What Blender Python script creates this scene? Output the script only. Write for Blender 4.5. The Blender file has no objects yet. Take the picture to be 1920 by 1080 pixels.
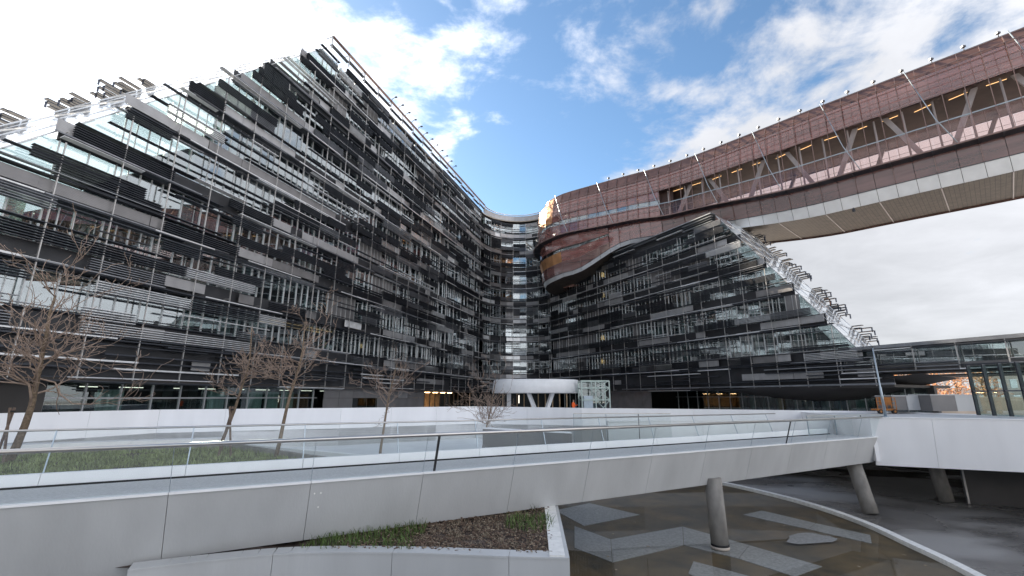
import bpy, bmesh, math, random
from mathutils import Vector, Matrix, noise
R = math.radians
random.seed(7)
scene = bpy.context.scene
C = scene.collection

# ------------------------------------------------------------------ camera, sky, sun, exposure
PITCH = R(13.5); FPX = 853.3
cam_d = bpy.data.cameras.new('camera'); cam_d.sensor_width = 36; cam_d.lens = 16.0
cam_d.clip_start = 0.1; cam_d.clip_end = 6000
cam = bpy.data.objects.new('camera', cam_d); C.objects.link(cam)
cam.location = (0, 0, 0); cam.rotation_euler = (R(90) + PITCH, 0, 0)
scene.camera = cam
SUN_AZ, SUN_EL = R(-40), R(27)            # azimuth measured from +Y towards +X
sdir = Vector((math.sin(SUN_AZ) * math.cos(SUN_EL), math.cos(SUN_AZ) * math.cos(SUN_EL), math.sin(SUN_EL)))
sun_d = bpy.data.lights.new('sun', 'SUN'); sun_d.energy = 4.0; sun_d.angle = R(0.6); sun_d.color = (1, .86, .68)
sun = bpy.data.objects.new('sun', sun_d); C.objects.link(sun)
sun.rotation_euler = (-sdir).to_track_quat('-Z', 'Y').to_euler()
vs = scene.view_settings
vs.view_transform = 'Standard'; vs.look = 'None'; vs.gamma = 1; vs.exposure = 2.4
scene.display_settings.display_device = 'sRGB'

def make_world():
    w = bpy.data.worlds.new('World'); scene.world = w; w.use_nodes = True
    nt = w.node_tree; N = nt.nodes; L = nt.links; N.clear()
    def nd(t, **k):
        n = N.new(t)
        for a, b in k.items(): setattr(n, a, b)
        return n
    def mth(op, a, b=None, c=None, clamp=False):
        n = nd('ShaderNodeMath', operation=op); n.use_clamp = clamp
        for i, v in enumerate((a, b, c)):
            if v is None: continue
            if isinstance(v, (int, float)): n.inputs[i].default_value = v
            else: L.new(v, n.inputs[i])
        return n.outputs[0]
    out = nd('ShaderNodeOutputWorld'); bg = nd('ShaderNodeBackground'); bg.inputs[1].default_value = 0.10
    sky = nd('ShaderNodeTexSky', sky_type='NISHITA'); sky.sun_disc = False
    sky.sun_elevation = SUN_EL; sky.sun_rotation = SUN_AZ; sky.dust_density = 0.4; sky.air_density = 1.0; sky.ozone_density = 1.6
    tc = nd('ShaderNodeTexCoord'); sep = nd('ShaderNodeSeparateXYZ'); L.new(tc.outputs['Generated'], sep.inputs[0])
    # a cloud sheet seen in perspective: direction projected on a plane overhead
    z = mth('ADD', mth('MAXIMUM', sep.outputs[2], 0.0), 0.16)
    cx = mth('DIVIDE', sep.outputs[0], z); cy = mth('DIVIDE', sep.outputs[1], z)
    comb = nd('ShaderNodeCombineXYZ'); L.new(cx, comb.inputs[0]); L.new(cy, comb.inputs[1])
    def noi(scale, detail, rough, dist, off):
        mp = nd('ShaderNodeMapping'); mp.inputs['Location'].default_value = off; L.new(comb.outputs[0], mp.inputs[0])
        n = nd('ShaderNodeTexNoise'); n.inputs['Scale'].default_value = scale; n.inputs['Detail'].default_value = detail
        n.inputs['Roughness'].default_value = rough; n.inputs['Distortion'].default_value = dist
        L.new(mp.outputs[0], n.inputs[0]); return n.outputs[0]
    big = noi(1.5, 9, .58, .35, CLOUD_OFF)
    fine = noi(5.0, 7, .62, .3, (2.2, 8.1, 0))
    # long clear lane between two cloud fields (runs away from the viewer overhead)
    lane_c = mth('ADD', mth('MULTIPLY', cy, 0.10), -0.03)
    lane = mth('ABSOLUTE', mth('SUBTRACT', cx, lane_c))
    lane = mth('MULTIPLY', mth('SUBTRACT', lane, 0.22), 0.42)
    lane = mth('MINIMUM', lane, 0.13)
    lane = mth('ADD', lane, mth('MULTIPLY', mth('SUBTRACT', cx, 0.22, None, True), 0.10))
    # thicker towards the horizon
    hz = mth('MULTIPLY', mth('SUBTRACT', 0.42, sep.outputs[2]), 0.42)
    hz = mth('MAXIMUM', hz, 0.0)
    v = mth('ADD', mth('ADD', big, mth('MULTIPLY', mth('SUBTRACT', fine, .5), .42)), mth('ADD', lane, hz))
    mr = nd('ShaderNodeMapRange', interpolation_type='SMOOTHSTEP'); L.new(v, mr.inputs[0])
    mr.inputs[1].default_value = .47; mr.inputs[2].default_value = .64
    mask = mr.outputs[0]
    # cloud brightness: thick parts greyer, towards the sun brighter
    dot = nd('ShaderNodeVectorMath', operation='DOT_PRODUCT'); L.new(tc.outputs['Generated'], dot.inputs[0]); dot.inputs[1].default_value = sdir
    glow = mth('POWER', mth('MAXIMUM', dot.outputs['Value'], 0.0), 5.0)
    fine2 = noi(2.6, 6, .6, .3, (9, 3, 0))
    base = mth('ADD', CLOUD_BASE, mth('MULTIPLY', glow, CLOUD_GLOW))
    base = mth('ADD', base, mth('MULTIPLY', mth('MAXIMUM', sep.outputs[2], 0.0), 1.1))      # higher cloud is thinner and brighter
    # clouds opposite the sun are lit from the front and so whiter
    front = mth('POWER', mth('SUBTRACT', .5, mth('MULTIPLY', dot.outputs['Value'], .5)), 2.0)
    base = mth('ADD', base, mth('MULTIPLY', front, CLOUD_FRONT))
    base = mth('MULTIPLY', base, mth('ADD', .74, mth('MULTIPLY', fine2, .52)))
    cc = nd('ShaderNodeCombineXYZ')
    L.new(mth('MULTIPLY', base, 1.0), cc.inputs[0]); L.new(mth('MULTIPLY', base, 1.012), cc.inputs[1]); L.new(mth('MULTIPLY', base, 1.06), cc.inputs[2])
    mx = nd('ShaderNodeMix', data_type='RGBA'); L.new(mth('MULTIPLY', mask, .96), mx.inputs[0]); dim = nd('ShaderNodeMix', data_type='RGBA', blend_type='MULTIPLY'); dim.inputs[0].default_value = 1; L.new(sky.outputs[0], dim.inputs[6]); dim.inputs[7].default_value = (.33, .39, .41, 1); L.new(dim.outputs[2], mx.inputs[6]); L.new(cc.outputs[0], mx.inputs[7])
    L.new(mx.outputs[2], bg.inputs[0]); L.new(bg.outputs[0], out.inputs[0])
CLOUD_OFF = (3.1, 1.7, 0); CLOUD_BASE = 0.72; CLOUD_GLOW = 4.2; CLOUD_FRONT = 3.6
make_world()

# ------------------------------------------------------------------ helpers
def ray(x, y):
    u = (x - 960) / FPX; v = (540 - y) / FPX
    return Vector((u, math.cos(PITCH) - v * math.sin(PITCH), math.sin(PITCH) + v * math.cos(PITCH)))
def at_z(x, y, z): d = ray(x, y); return d * (z / d.z)
def at_y(x, y, Y): d = ray(x, y); return d * (Y / d.y)
def lerp(a, b, t): return a + (b - a) * t

MATS = {}
def material(name, color, rough=.6, metal=0.0, var=.12, scale=3.0, bump=0.0, bscale=40.0, spec=.5, color2=None, stretch=(1, 1, 1), coords='Object', detail=5):
    m = bpy.data.materials.new(name); m.use_nodes = True; nt = m.node_tree; N = nt.nodes; L = nt.links
    b = N['Principled BSDF']; b.inputs['Roughness'].default_value = rough; b.inputs['Metallic'].default_value = metal
    b.inputs['Specular IOR Level'].default_value = spec
    geo = N.new('ShaderNodeNewGeometry')
    mp = N.new('ShaderNodeMapping'); mp.inputs['Scale'].default_value = stretch; L.new(geo.outputs['Position'], mp.inputs[0])
    n = N.new('ShaderNodeTexNoise'); n.inputs['Scale'].default_value = scale; n.inputs['Detail'].default_value = detail; L.new(mp.outputs[0], n.inputs[0])
    r = N.new('ShaderNodeValToRGB'); L.new(n.outputs[0], r.inputs[0])
    c1 = color; c2 = color2 or tuple(min(1, c * (1 + var)) for c in color)
    if not color2: c1 = tuple(c * (1 - var) for c in color)
    r.color_ramp.elements[0].position = .3; r.color_ramp.elements[1].position = .7
    r.color_ramp.elements[0].color = (*c1, 1); r.color_ramp.elements[1].color = (*c2, 1)
    L.new(r.outputs[0], b.inputs['Base Color'])
    if bump:
        n2 = N.new('ShaderNodeTexNoise'); n2.inputs['Scale'].default_value = bscale; n2.inputs['Detail'].default_value = 4; L.new(mp.outputs[0], n2.inputs[0])
        bp = N.new('ShaderNodeBump'); bp.inputs['Strength'].default_value = bump; bp.inputs['Distance'].default_value = .02
        L.new(n2.outputs[0], bp.inputs['Height']); L.new(bp.outputs[0], b.inputs['Normal'])
    MATS[name] = m; return m

def glass(name, tint, refl=.06, rough=.02, power=4.0, body=0.0, body_col=(.3, .35, .35), rmax=1.0):
    """thin glass: clear tinted sheet + mirror reflection rising at grazing angles (+ a little milky body)"""
    m = bpy.data.materials.new(name); m.use_nodes = True; nt = m.node_tree; N = nt.nodes; L = nt.links; N.clear()
    out = N.new('ShaderNodeOutputMaterial'); tr = N.new('ShaderNodeBsdfTransparent'); tr.inputs[0].default_value = (*tint, 1)
    gl = N.new('ShaderNodeBsdfGlossy'); gl.inputs['Roughness'].default_value = rough; gl.inputs[0].default_value = (.95, .98, 1, 1)
    lw = N.new('ShaderNodeLayerWeight'); lw.inputs[0].default_value = .5
    pw = N.new('ShaderNodeMath'); pw.operation = 'POWER'; L.new(lw.outputs['Facing'], pw.inputs[0]); pw.inputs[1].default_value = power
    ma = N.new('ShaderNodeMath'); ma.operation = 'MULTIPLY_ADD'; L.new(pw.outputs[0], ma.inputs[0]); ma.inputs[1].default_value = rmax - refl; ma.inputs[2].default_value = refl
    ma.use_clamp = True
    mix = N.new('ShaderNodeMixShader'); L.new(ma.outputs[0], mix.inputs[0]); L.new(gl.outputs[0], mix.inputs[2])
    if body:
        df = N.new('ShaderNodeBsdfDiffuse'); df.inputs[0].default_value = (*body_col, 1)
        g2 = N.new('ShaderNodeNewGeometry'); mp = N.new('ShaderNodeMapping'); mp.inputs['Scale'].default_value = (.10, .10, 1.6); L.new(g2.outputs['Position'], mp.inputs[0])
        nz = N.new('ShaderNodeTexNoise'); nz.inputs['Scale'].default_value = 1.0; nz.inputs['Detail'].default_value = 5; L.new(mp.outputs[0], nz.inputs[0])
        rp_ = N.new('ShaderNodeValToRGB'); L.new(nz.outputs[0], rp_.inputs[0]); rp_.color_ramp.elements[0].position = .35; rp_.color_ramp.elements[1].position = .65
        rp_.color_ramp.elements[0].color = tuple(c * .7 for c in body_col) + (1,); rp_.color_ramp.elements[1].color = tuple(min(1, c * 1.3) for c in body_col) + (1,); L.new(rp_.outputs[0], df.inputs[0])
        m2 = N.new('ShaderNodeMixShader'); m2.inputs[0].default_value = body; L.new(tr.outputs[0], m2.inputs[1]); L.new(df.outputs[0], m2.inputs[2])
        L.new(m2.outputs[0], mix.inputs[1])
    else: L.new(tr.outputs[0], mix.inputs[1])
    L.new(mix.outputs[0], out.inputs[0]); MATS[name] = m; return m

def emitter(name, col, strength):
    m = bpy.data.materials.new(name); m.use_nodes = True; N = m.node_tree.nodes; N.clear()
    o = N.new('ShaderNodeOutputMaterial'); e = N.new('ShaderNodeEmission'); e.inputs[0].default_value = (*col, 1); e.inputs[1].default_value = strength
    m.node_tree.links.new(e.outputs[0], o.inputs[0]); MATS[name] = m; return m

def whitened(name):
    """roof glass: whitened sheet with a mirror coat that strengthens at grazing angles"""
    m = glass(name, (.93, .95, .97), .10, .08, 1.8, .88, (.80, .82, .86), .95)  # white body colour stands in for bright sky reflected in the panes
    return m

def perforated(name, col, dark):
    """perforated sheet: fine vertical ribs with slight patchiness"""
    m = material(name, col, .45, .55, .14, 1.1)
    nt = m.node_tree; N = nt.nodes; L = nt.links; b = N['Principled BSDF']
    geo = N.new('ShaderNodeNewGeometry'); wv = N.new('ShaderNodeTexWave'); wv.inputs['Scale'].default_value = 5.5
    wv.bands_direction = 'DIAGONAL'; L.new(geo.outputs['Position'], wv.inputs[0])
    old = b.inputs['Base Color'].links[0].from_socket
    mx = N.new('ShaderNodeMix'); mx.data_type = 'RGBA'; mx.inputs[7].default_value = (*dark, 1)
    mu = N.new('ShaderNodeMath'); mu.operation = 'MULTIPLY'; L.new(wv.outputs[1], mu.inputs[0]); mu.inputs[1].default_value = .45
    L.new(mu.outputs[0], mx.inputs[0]); L.new(old, mx.inputs[6]); L.new(mx.outputs[2], b.inputs['Base Color'])
    return m

material('louvre_dark', (.050, .055, .066), .42, .55, .25, 1.2)
material('louvre_mid', (.235, .245, .265), .38, .6, .2, 1.2)
material('louvre_silver', (.68, .69, .70), .3, .35, .12, 2)
material('spandrel', (.045, .047, .053), .5, .3, .2, .8)
perforated('mesh_panel', (.44, .44, .45), (.16, .16, .16))
perforated('mesh_panel_dark', (.27, .265, .27), (.09, .09, .09))
material('post_metal', (.48, .47, .46), .4, .7, .15, 2)
material('mullion', (.50, .51, .52), .4, .6, .1, 2)
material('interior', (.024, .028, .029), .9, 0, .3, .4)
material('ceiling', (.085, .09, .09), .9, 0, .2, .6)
material('curtain', (.40, .52, .50), .8, 0, .3, 6, stretch=(1, 1, .05))
material('brown_wall', (.060, .036, .032), .6, 0, .3, .7)
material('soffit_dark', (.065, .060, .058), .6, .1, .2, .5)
whitened('roof_glass')
material('roof_frame', (.10, .11, .14), .4, .6, .1, 1)
material('grey_panel', (.175, .172, .175), .5, .3, .12, .7)
material('concrete_white', (.84, .84, .85), .6, 0, .05, .9, .12, 18, stretch=(1, 1, .16), detail=8)
material('concrete_grey', (.50, .505, .505), .62, 0, .10, .8, .2, 22, stretch=(1, 1, .22), detail=9)
material('coping_white', (.80, .80, .80), .5, 0, .05, 2)
material('stone_white', (.78, .77, .74), .55, 0, .1, 6, .15, 30)
material('deck_grey', (.48, .475, .47), .8, 0, .14, 14, .3, 120)
material('joint_dark', (.012, .012, .013), .7)
material('steel_rail', (.55, .53, .51), .28, .9, .06, 3)
material('steel_dark', (.055, .057, .06), .4, .5, .1, 3)
glass('window_glass', (.60, .68, .68), .30, .012, 2.2)
glass('window_clear', (.72, .80, .78), .10, .01, 3.0)
glass('rail_glass', (.955, .972, .97), .02, .005, 6.0, rmax=.6)
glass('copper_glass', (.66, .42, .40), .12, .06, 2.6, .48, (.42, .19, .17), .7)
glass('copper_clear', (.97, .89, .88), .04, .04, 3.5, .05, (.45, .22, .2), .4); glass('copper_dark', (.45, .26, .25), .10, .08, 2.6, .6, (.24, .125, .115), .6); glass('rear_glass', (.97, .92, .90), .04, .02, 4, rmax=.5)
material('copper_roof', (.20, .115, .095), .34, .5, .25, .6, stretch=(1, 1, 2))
material('copper_lit', (.52, .27, .13), .36, .6, .22, .7)  # golden sunlight put into the copper colour of left-facing panels
material('copper_frame', (.24, .165, .15), .42, .6, .15, 2)
material('tube_silver', (.62, .64, .66), .3, .4, .08, .8)
material('truss', (.34, .31, .31), .5, .2, .12, 1)
material('truss_white', (.80, .76, .74), .6, 0, .08, 1)
material('bark', (.17, .125, .085), .85, 0, .45, 14, .4, 60)
material('twig', (.29, .215, .17), .75, 0, .35, 4)
material('stake', (.16, .115, .09), .85, 0, .3, 10, .2, 50)
material('soil', (.060, .042, .034), .95, 0, .5, 9, .8, 30)
material('grass_blade', (.22, .26, .10), .7, 0, .5, 2.2)
material('grass_dark', (.085, .135, .03), .65, 0, .5, 5)
material('litter', (.13, .085, .06), .8, 0, .7, 25)
material('litter_pale', (.30, .24, .17), .8, 0, .4, 25)
material('column_concrete', (.25, .235, .215), .75, 0, .3, 2.4, .3, 25, stretch=(1, 1, .5))
material('jacket_orange', (.85, .13, .02), .8, 0, .1, 5)
material('vest_green', (.25, .75, .03), .8, 0, .1, 5)
material('trousers', (.03, .032, .045), .8)
material('skin', (.42, .24, .17), .6)
material('hair', (.02, .015, .012), .7)
material('lift_steel', (.36, .43, .40), .42, .5, .12, 2)
material('lobby_wall', (.50, .36, .22), .7, 0, .3, 1.5)
material('boom_orange', (.40, .15, .03), .5, .1, .2, 3)
material('rubber', (.02, .02, .02), .8)
material('pale_metal', (.36, .42, .47), .35, .7, .1, 2)
material('autumn', (.42, .20, .09), .8, 0, .5, .8)
material('far_facade', (.60, .52, .45), .7, 0, .1, .4)
material('warm_stone', (.55, .45, .36), .8, 0, .2, .5)
emitter('strip_light', (1, .58, .25), .42)
emitter('lamp_white', (1, .93, .8), .45)
emitter('lobby_lamp', (1, .60, .28), 5.0)

def link(o, parent=None):
    C.objects.link(o)
    if parent is not None: o.parent = parent
    return o
def thing(name, label, cat, loc=(0, 0, 0), group=None):
    o = bpy.data.objects.new(name, None); o.location = loc; o.empty_display_size = .2; C.objects.link(o)
    o['label'] = label; o['category'] = cat
    if group: o['group'] = group
    return o
def tag(o, label=None, cat=None, group=None, kind=None):
    if label: o['label'] = label
    if cat: o['category'] = cat
    if group: o['group'] = group
    if kind: o['kind'] = kind
    return o

BOXF = [(0, 3, 2, 1), (4, 5, 6, 7), (0, 1, 5, 4), (1, 2, 6, 5), (2, 3, 7, 6), (3, 0, 4, 7)]
_unit = {}
def unit_box(mat):
    if mat not in _unit:
        me = bpy.data.meshes.new('box_' + mat)
        me.from_pydata([(-.5, -.5, -.5), (.5, -.5, -.5), (.5, .5, -.5), (-.5, .5, -.5), (-.5, -.5, .5), (.5, -.5, .5), (.5, .5, .5), (-.5, .5, .5)], [], BOXF)
        me.materials.append(MATS[mat]); _unit[mat] = me
    return _unit[mat]
def frame_m(c, ax, ay, az):
    """matrix with columns = full-size axes"""
    return Matrix(((ax[0], ay[0], az[0], c[0]), (ax[1], ay[1], az[1], c[1]), (ax[2], ay[2], az[2], c[2]), (0, 0, 0, 1)))
def inv_parent(parent):
    return Matrix.Translation(-Vector(parent.location)) if parent is not None else Matrix.Identity(4)
def box_obj(name, mat, M, parent=None):
    o = bpy.data.objects.new(name, unit_box(mat)); link(o, parent)
    o.matrix_basis = inv_parent(parent) @ M
    return o

class MB:
    def __init__(s): s.v = []; s.f = []; s.sm = []
    def add(s, vs_, fs, smooth=False):
        o = len(s.v); s.v += [tuple(p) for p in vs_]; s.f += [tuple(i + o for i in f) for f in fs]; s.sm += [smooth] * len(fs)
    def mbox(s, M):
        s.add([M @ Vector(p) for p in ((-.5, -.5, -.5), (.5, -.5, -.5), (.5, .5, -.5), (-.5, .5, -.5), (-.5, -.5, .5), (.5, -.5, .5), (.5, .5, .5), (-.5, .5, .5))], BOXF)
    def box(s, a, b):
        x0, y0, z0 = a; x1, y1, z1 = b
        s.add([(x0, y0, z0), (x1, y0, z0), (x1, y1, z0), (x0, y1, z0), (x0, y0, z1), (x1, y0, z1), (x1, y1, z1), (x0, y1, z1)], BOXF)
    def beam(s, p, q, w, h=None, up=(0, 0, 1)):
        s.mbox(beam_m(p, q, w, h, up))
    def tube(s, pts, rads, n=6, caps=True):
        pts = [Vector(p) for p in pts]; rings = []; o = len(s.v); prev = None
        for i, p in enumerate(pts):
            t = (pts[min(i + 1, len(pts) - 1)] - pts[max(i - 1, 0)]).normalized()
            if prev is None:
                a = t.orthogonal().normalized()
            else:
                a = (prev - t * prev.dot(t)).normalized()
            prev = a; b = t.cross(a)
            r = rads[i] if hasattr(rads, '__len__') else rads
            for k in range(n):
                an = 2 * math.pi * k / n
                s.v.append(tuple(p + (a * math.cos(an) + b * math.sin(an)) * r))
        for i in range(len(pts) - 1):
            for k in range(n):
                k2 = (k + 1) % n
                s.f.append((o + i * n + k, o + i * n + k2, o + (i + 1) * n + k2, o + (i + 1) * n + k)); s.sm.append(True)
        if caps:
            s.f.append(tuple(o + k for k in reversed(range(n)))); s.sm.append(False)
            s.f.append(tuple(o + (len(pts) - 1) * n + k for k in range(n))); s.sm.append(False)
    def prism(s, poly, z0, z1):
        """vertical prism from plan polygon (ccw)"""
        n = len(poly); o = len(s.v)
        s.v += [(p[0], p[1], z0) for p in poly] + [(p[0], p[1], z1) for p in poly]
        s.f.append(tuple(o + i for i in reversed(range(n)))); s.f.append(tuple(o + n + i for i in range(n)))
        for i in range(n):
            j = (i + 1) % n; s.f.append((o + i, o + j, o + n + j, o + n + i))
        s.sm += [False] * (n + 2)
    def slab(s, poly, nrm, t):
        """thick sheet: polygon of 3-D points pushed back along -nrm by t"""
        nrm = Vector(nrm); n = len(poly); o = len(s.v)
        s.v += [tuple(Vector(p)) for p in poly] + [tuple(Vector(p) - nrm * t) for p in poly]
        s.f.append(tuple(o + i for i in range(n))); s.f.append(tuple(o + n + i for i in reversed(range(n))))
        for i in range(n):
            j = (i + 1) % n; s.f.append((o + j, o + i, o + n + i, o + n + j))
        s.sm += [False] * (n + 2)
    def build(s, name, mat, parent=None, kind=None):
        me = bpy.data.meshes.new(name)
        off = Vector(parent.location) if parent is not None and parent.type == 'EMPTY' else (Vector(parent['base']) if parent is not None and 'base' in parent else Vector((0, 0, 0)))
        if parent is not None and parent.parent is not None: off = Vector(parent.parent.location) + Vector(parent.location)
        me.from_pydata([(x - off[0], y - off[1], z - off[2]) for x, y, z in s.v], [], s.f)
        for p, sm in zip(me.polygons, s.sm): p.use_smooth = sm
        me.materials.append(MATS[mat]); me.update()
        o = bpy.data.objects.new(name, me); link(o, parent)
        if kind: o['kind'] = kind
        return o
def beam_m(p, q, w, h=None, up=(0, 0, 1)):
    p = Vector(p); q = Vector(q); d = q - p; h = h or w; up = Vector(up)
    t = d.normalized()
    if abs(t.dot(up)) > .98: up = Vector((1, 0, 0))
    sd = t.cross(up).normalized(); u = sd.cross(t)
    return frame_m((p + q) / 2, d, sd * w, u * h)
def part_beam(name, mat, p, q, w, h=None, parent=None, up=(0, 0, 1)):
    return box_obj(name, mat, beam_m(p, q, w, h, up), parent)
def slab_obj(name, mat, poly, nrm, t, parent=None):
    m = MB(); m.slab(poly, nrm, t); return m.build(name, mat, parent)

class Pieces:
    """collects alike box pieces of one building; the 300 that show largest become parts, the rest one joined part"""
    def __init__(s, name, parent, limit=300): s.name = name; s.parent = parent; s.items = []; s.limit = limit
    def add(s, mat, M):
        c = M.translation; sz = sorted((M.col[0].length, M.col[1].length, M.col[2].length))
        s.items.append((sz[2] * sz[1] / max(c.length_squared, 1), mat, M))
    def flush(s):
        s.items.sort(key=lambda t: -t[0])
        for _, mat, M in s.items[:s.limit]: box_obj(s.name, mat, M, s.parent)
        rest = {}
        for _, mat, M in s.items[s.limit:]: rest.setdefault(mat, MB()).mbox(M)
        for mat, mb in rest.items(): mb.build(s.name + '_group', mat, s.parent, 'stuff')

# ------------------------------------------------------------------ ground, pool, asphalt
ZG = -6.0
def ground_mat():
    m = material('asphalt', (.17, .16, .152), .6, 0, .35, .35, .25, 60)
    nt = m.node_tree; N = nt.nodes; L = nt.links; b = N['Principled BSDF']
    geo = N.new('ShaderNodeNewGeometry'); n = N.new('ShaderNodeTexNoise'); n.inputs['Scale'].default_value = .32; n.inputs['Detail'].default_value = 6
    mp = N.new('ShaderNodeMapping'); mp.inputs['Scale'].default_value = (.5, .8, 1); mp.inputs['Rotation'].default_value = (0, 0, .4)
    L.new(geo.outputs['Position'], mp.inputs[0]); L.new(mp.outputs[0], n.inputs[0])
    r = N.new('ShaderNodeMapRange'); L.new(n.outputs[0], r.inputs[0]); r.inputs[1].default_value = .46; r.inputs[2].default_value = .54
    r.inputs[3].default_value = .2; r.inputs[4].default_value = .55
    L.new(r.outputs[0], b.inputs['Roughness'])
    old = b.inputs['Base Color'].links[0].from_socket
    r2 = N.new('ShaderNodeMapRange'); L.new(n.outputs[0], r2.inputs[0]); r2.inputs[1].default_value = .5; r2.inputs[2].default_value = .62
    mx = N.new('ShaderNodeMix'); mx.data_type = 'RGBA'; L.new(r2.outputs[0], mx.inputs[0]); L.new(old, mx.inputs[6]); mx.inputs[7].default_value = (.27, .26, .25, 1)
    L.new(mx.outputs[2], b.inputs['Base Color'])
ground_mat()
g = MB(); g.add([(-900, -900, ZG), (900, -900, ZG), (900, 900, ZG), (-900, 900, ZG)], [(0, 1, 2, 3)])
tag(g.build('ground', 'asphalt'), kind='structure')

kerb_px = [(1300, 900), (1365, 911), (1430, 926), (1500, 944), (1570, 966), (1640, 993), (1705, 1024), (1765, 1052), (1850, 1096), (1960, 1160)]
kerb = [at_z(x, y, ZG) for x, y in kerb_px]
material('pool_bed', (.135, .092, .044), .8, 0, .5, .9, .6, 25, color2=(.045, .037, .025), detail=12)
pool_poly = [(-2, 10.5), (kerb[-1].x, 10.5)] + [(p.x, p.y) for p in reversed(kerb)] + [(-2, 38)]
g = MB(); g.prism(pool_poly, ZG, ZG + .006); tag(g.build('pool_floor', 'pool_bed'), kind='structure')
glass('water', (.97, .97, .95), .015, .004, 5.0, rmax=.30)
g = MB(); g.add([(p[0], p[1], ZG + .09) for p in pool_poly], [tuple(range(len(pool_poly)))])
tag(g.build('water', 'water'), kind='structure')
material('pool_pale', (.27, .27, .265), .8, 0, .22, 9, .3, 40)
pool_floor = bpy.data.objects['pool_floor']
for poly in ([(1040, 957), (1105, 943), (1200, 965), (1095, 986)],
             [(1077, 986), (1145, 1011), (1148, 1054), (1077, 1027)], [(1145, 1011), (1280, 987), (1282, 1022), (1148, 1054)],
             [(1280, 987), (1405, 1022), (1385, 1047), (1282, 1022)], [(1405, 1022), (1542, 1062), (1490, 1081), (1385, 1047)],
             [(1393, 965), (1428, 957), (1530, 981), (1515, 992)], [(1530, 981), (1632, 1003), (1635, 1019), (1515, 992)],
             [(1300, 1052), (1480, 1100), (1400, 1120), (1290, 1075)]):
    pts = [at_z(x, y, ZG + .03) for x, y in poly]; c = sum(pts, Vector()) / 4
    pts = [c + (p - c) * .992 for p in pts]
    slab_obj('slab_reflection', 'pool_pale', pts[::-1], (0, 0, 1), .02, pool_floor)  # pale shapes: paving, and partly white-wall reflections drawn in as slabs
# pale patch just above the water
ptsb = []
for k in range(22):
    a = 2 * math.pi * k / 22; rr = 1 + .16 * math.sin(3 * a + 1) + random.uniform(-.07, .07)
    ptsb.append(at_z(1518 + 47 * rr * math.cos(a), 1010 + 10 * rr * math.sin(a), ZG + .097))
tag(slab_obj('pale_patch', 'pool_pale', ptsb[::-1], (0, 0, 1), .006, pool_floor))
for x, y in [(1190, 979), (1150, 1001), (1300, 968), (1215, 1024), (1155, 1068), (1310, 955), (1470, 986), (1140, 1043), (1695, 1040), (1735, 1060), (1610, 1062)]:
    p = at_z(x, y, ZG + .094); a = random.random() * 3
    m = MB(); m.mbox(Matrix.Translation(p) @ Matrix.Rotation(a, 4, 'Z') @ Matrix.Diagonal((.12, .07, .006, 1))); o = m.build('fallen_leaf', 'litter_pale', pool_floor)

# kerb: a ring of pre-cast pieces, each with a small step
kerb_root = tag(bpy.data.objects.new('kerb', None), 'white curved stone kerb dividing brown pool from wet asphalt', 'kerb'); link(kerb_root)
def resample(pts, step):
    out = [pts[0].copy()]; acc = 0
    for a, b in zip(pts, pts[1:]):
        L = (b - a).length; d = step - acc
        while d <= L: out.append(a.lerp(b, d / L)); d += step
        acc = L - (d - step)
    return out
def smooth_curve(pts, n=10):
    out = []
    for i in range(len(pts) - 1):
        p0 = pts[max(i - 1, 0)]; p1 = pts[i]; p2 = pts[i + 1]; p3 = pts[min(i + 2, len(pts) - 1)]
        for k in range(n):
            t = k / n
            out.append(.5 * ((2 * p1) + (-p0 + p2) * t + (2 * p0 - 5 * p1 + 4 * p2 - p3) * t * t + (-p0 + 3 * p1 - 3 * p2 + p3) * t ** 3))
    return out + [pts[-1].copy()]
kc = resample(smooth_curve(kerb), 1.0)
for a, b in zip(kc, kc[1:]):
    d = (b - a).normalized(); q = b - d * .012
    part_beam('kerb_stone', 'stone_white', a + Vector((0, 0, .09)), q + Vector((0, 0, .09)), .34, .20, kerb_root)
    part_beam('kerb_skirt', 'column_concrete', a + Vector((0, 0, .02)) + d.cross(Vector((0, 0, 1))) * -.22, q + Vector((0, 0, .02)) + d.cross(Vector((0, 0, 1))) * -.22, .18, .16, kerb_root)

# ------------------------------------------------------------------ terrace (podium) decks
ZD = -2.15
def br_y(x): return 15.33 + .543 * x                       # near top edge of the footbridge in plan
BT = Vector((.879, .477, 0)); BN = Vector((.477, -.879, 0))   # along the bridge, towards the viewer
material('terrace_paving', (.52, .525, .535), .7, 0, .08, 1.2, .15, 40)
par_l = [at_z(x, y, -.75) for x, y in [(-420, 786), (-150, 779), (0, 775), (300, 768), (640, 765), (895, 762)]]
par_r = [par_l[-1]] + [at_z(1090, 765, -.82), at_z(1300, 767, -.92), at_z(1640, 771, -1.05), at_z(1920, 779, -1.10), at_z(2300, 795, -1.10)]
plan = [(p.x, p.y) for p in par_l] + [(p.x, p.y) for p in par_r[1:]]
deck = MB(); deck.prism([(-140, plan[0][1])] + plan + [(140, plan[-1][1]), (140, 190), (-140, 190)], -3.8, ZD)
tag(deck.build('terrace', 'terrace_paving'), kind='structure')

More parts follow.
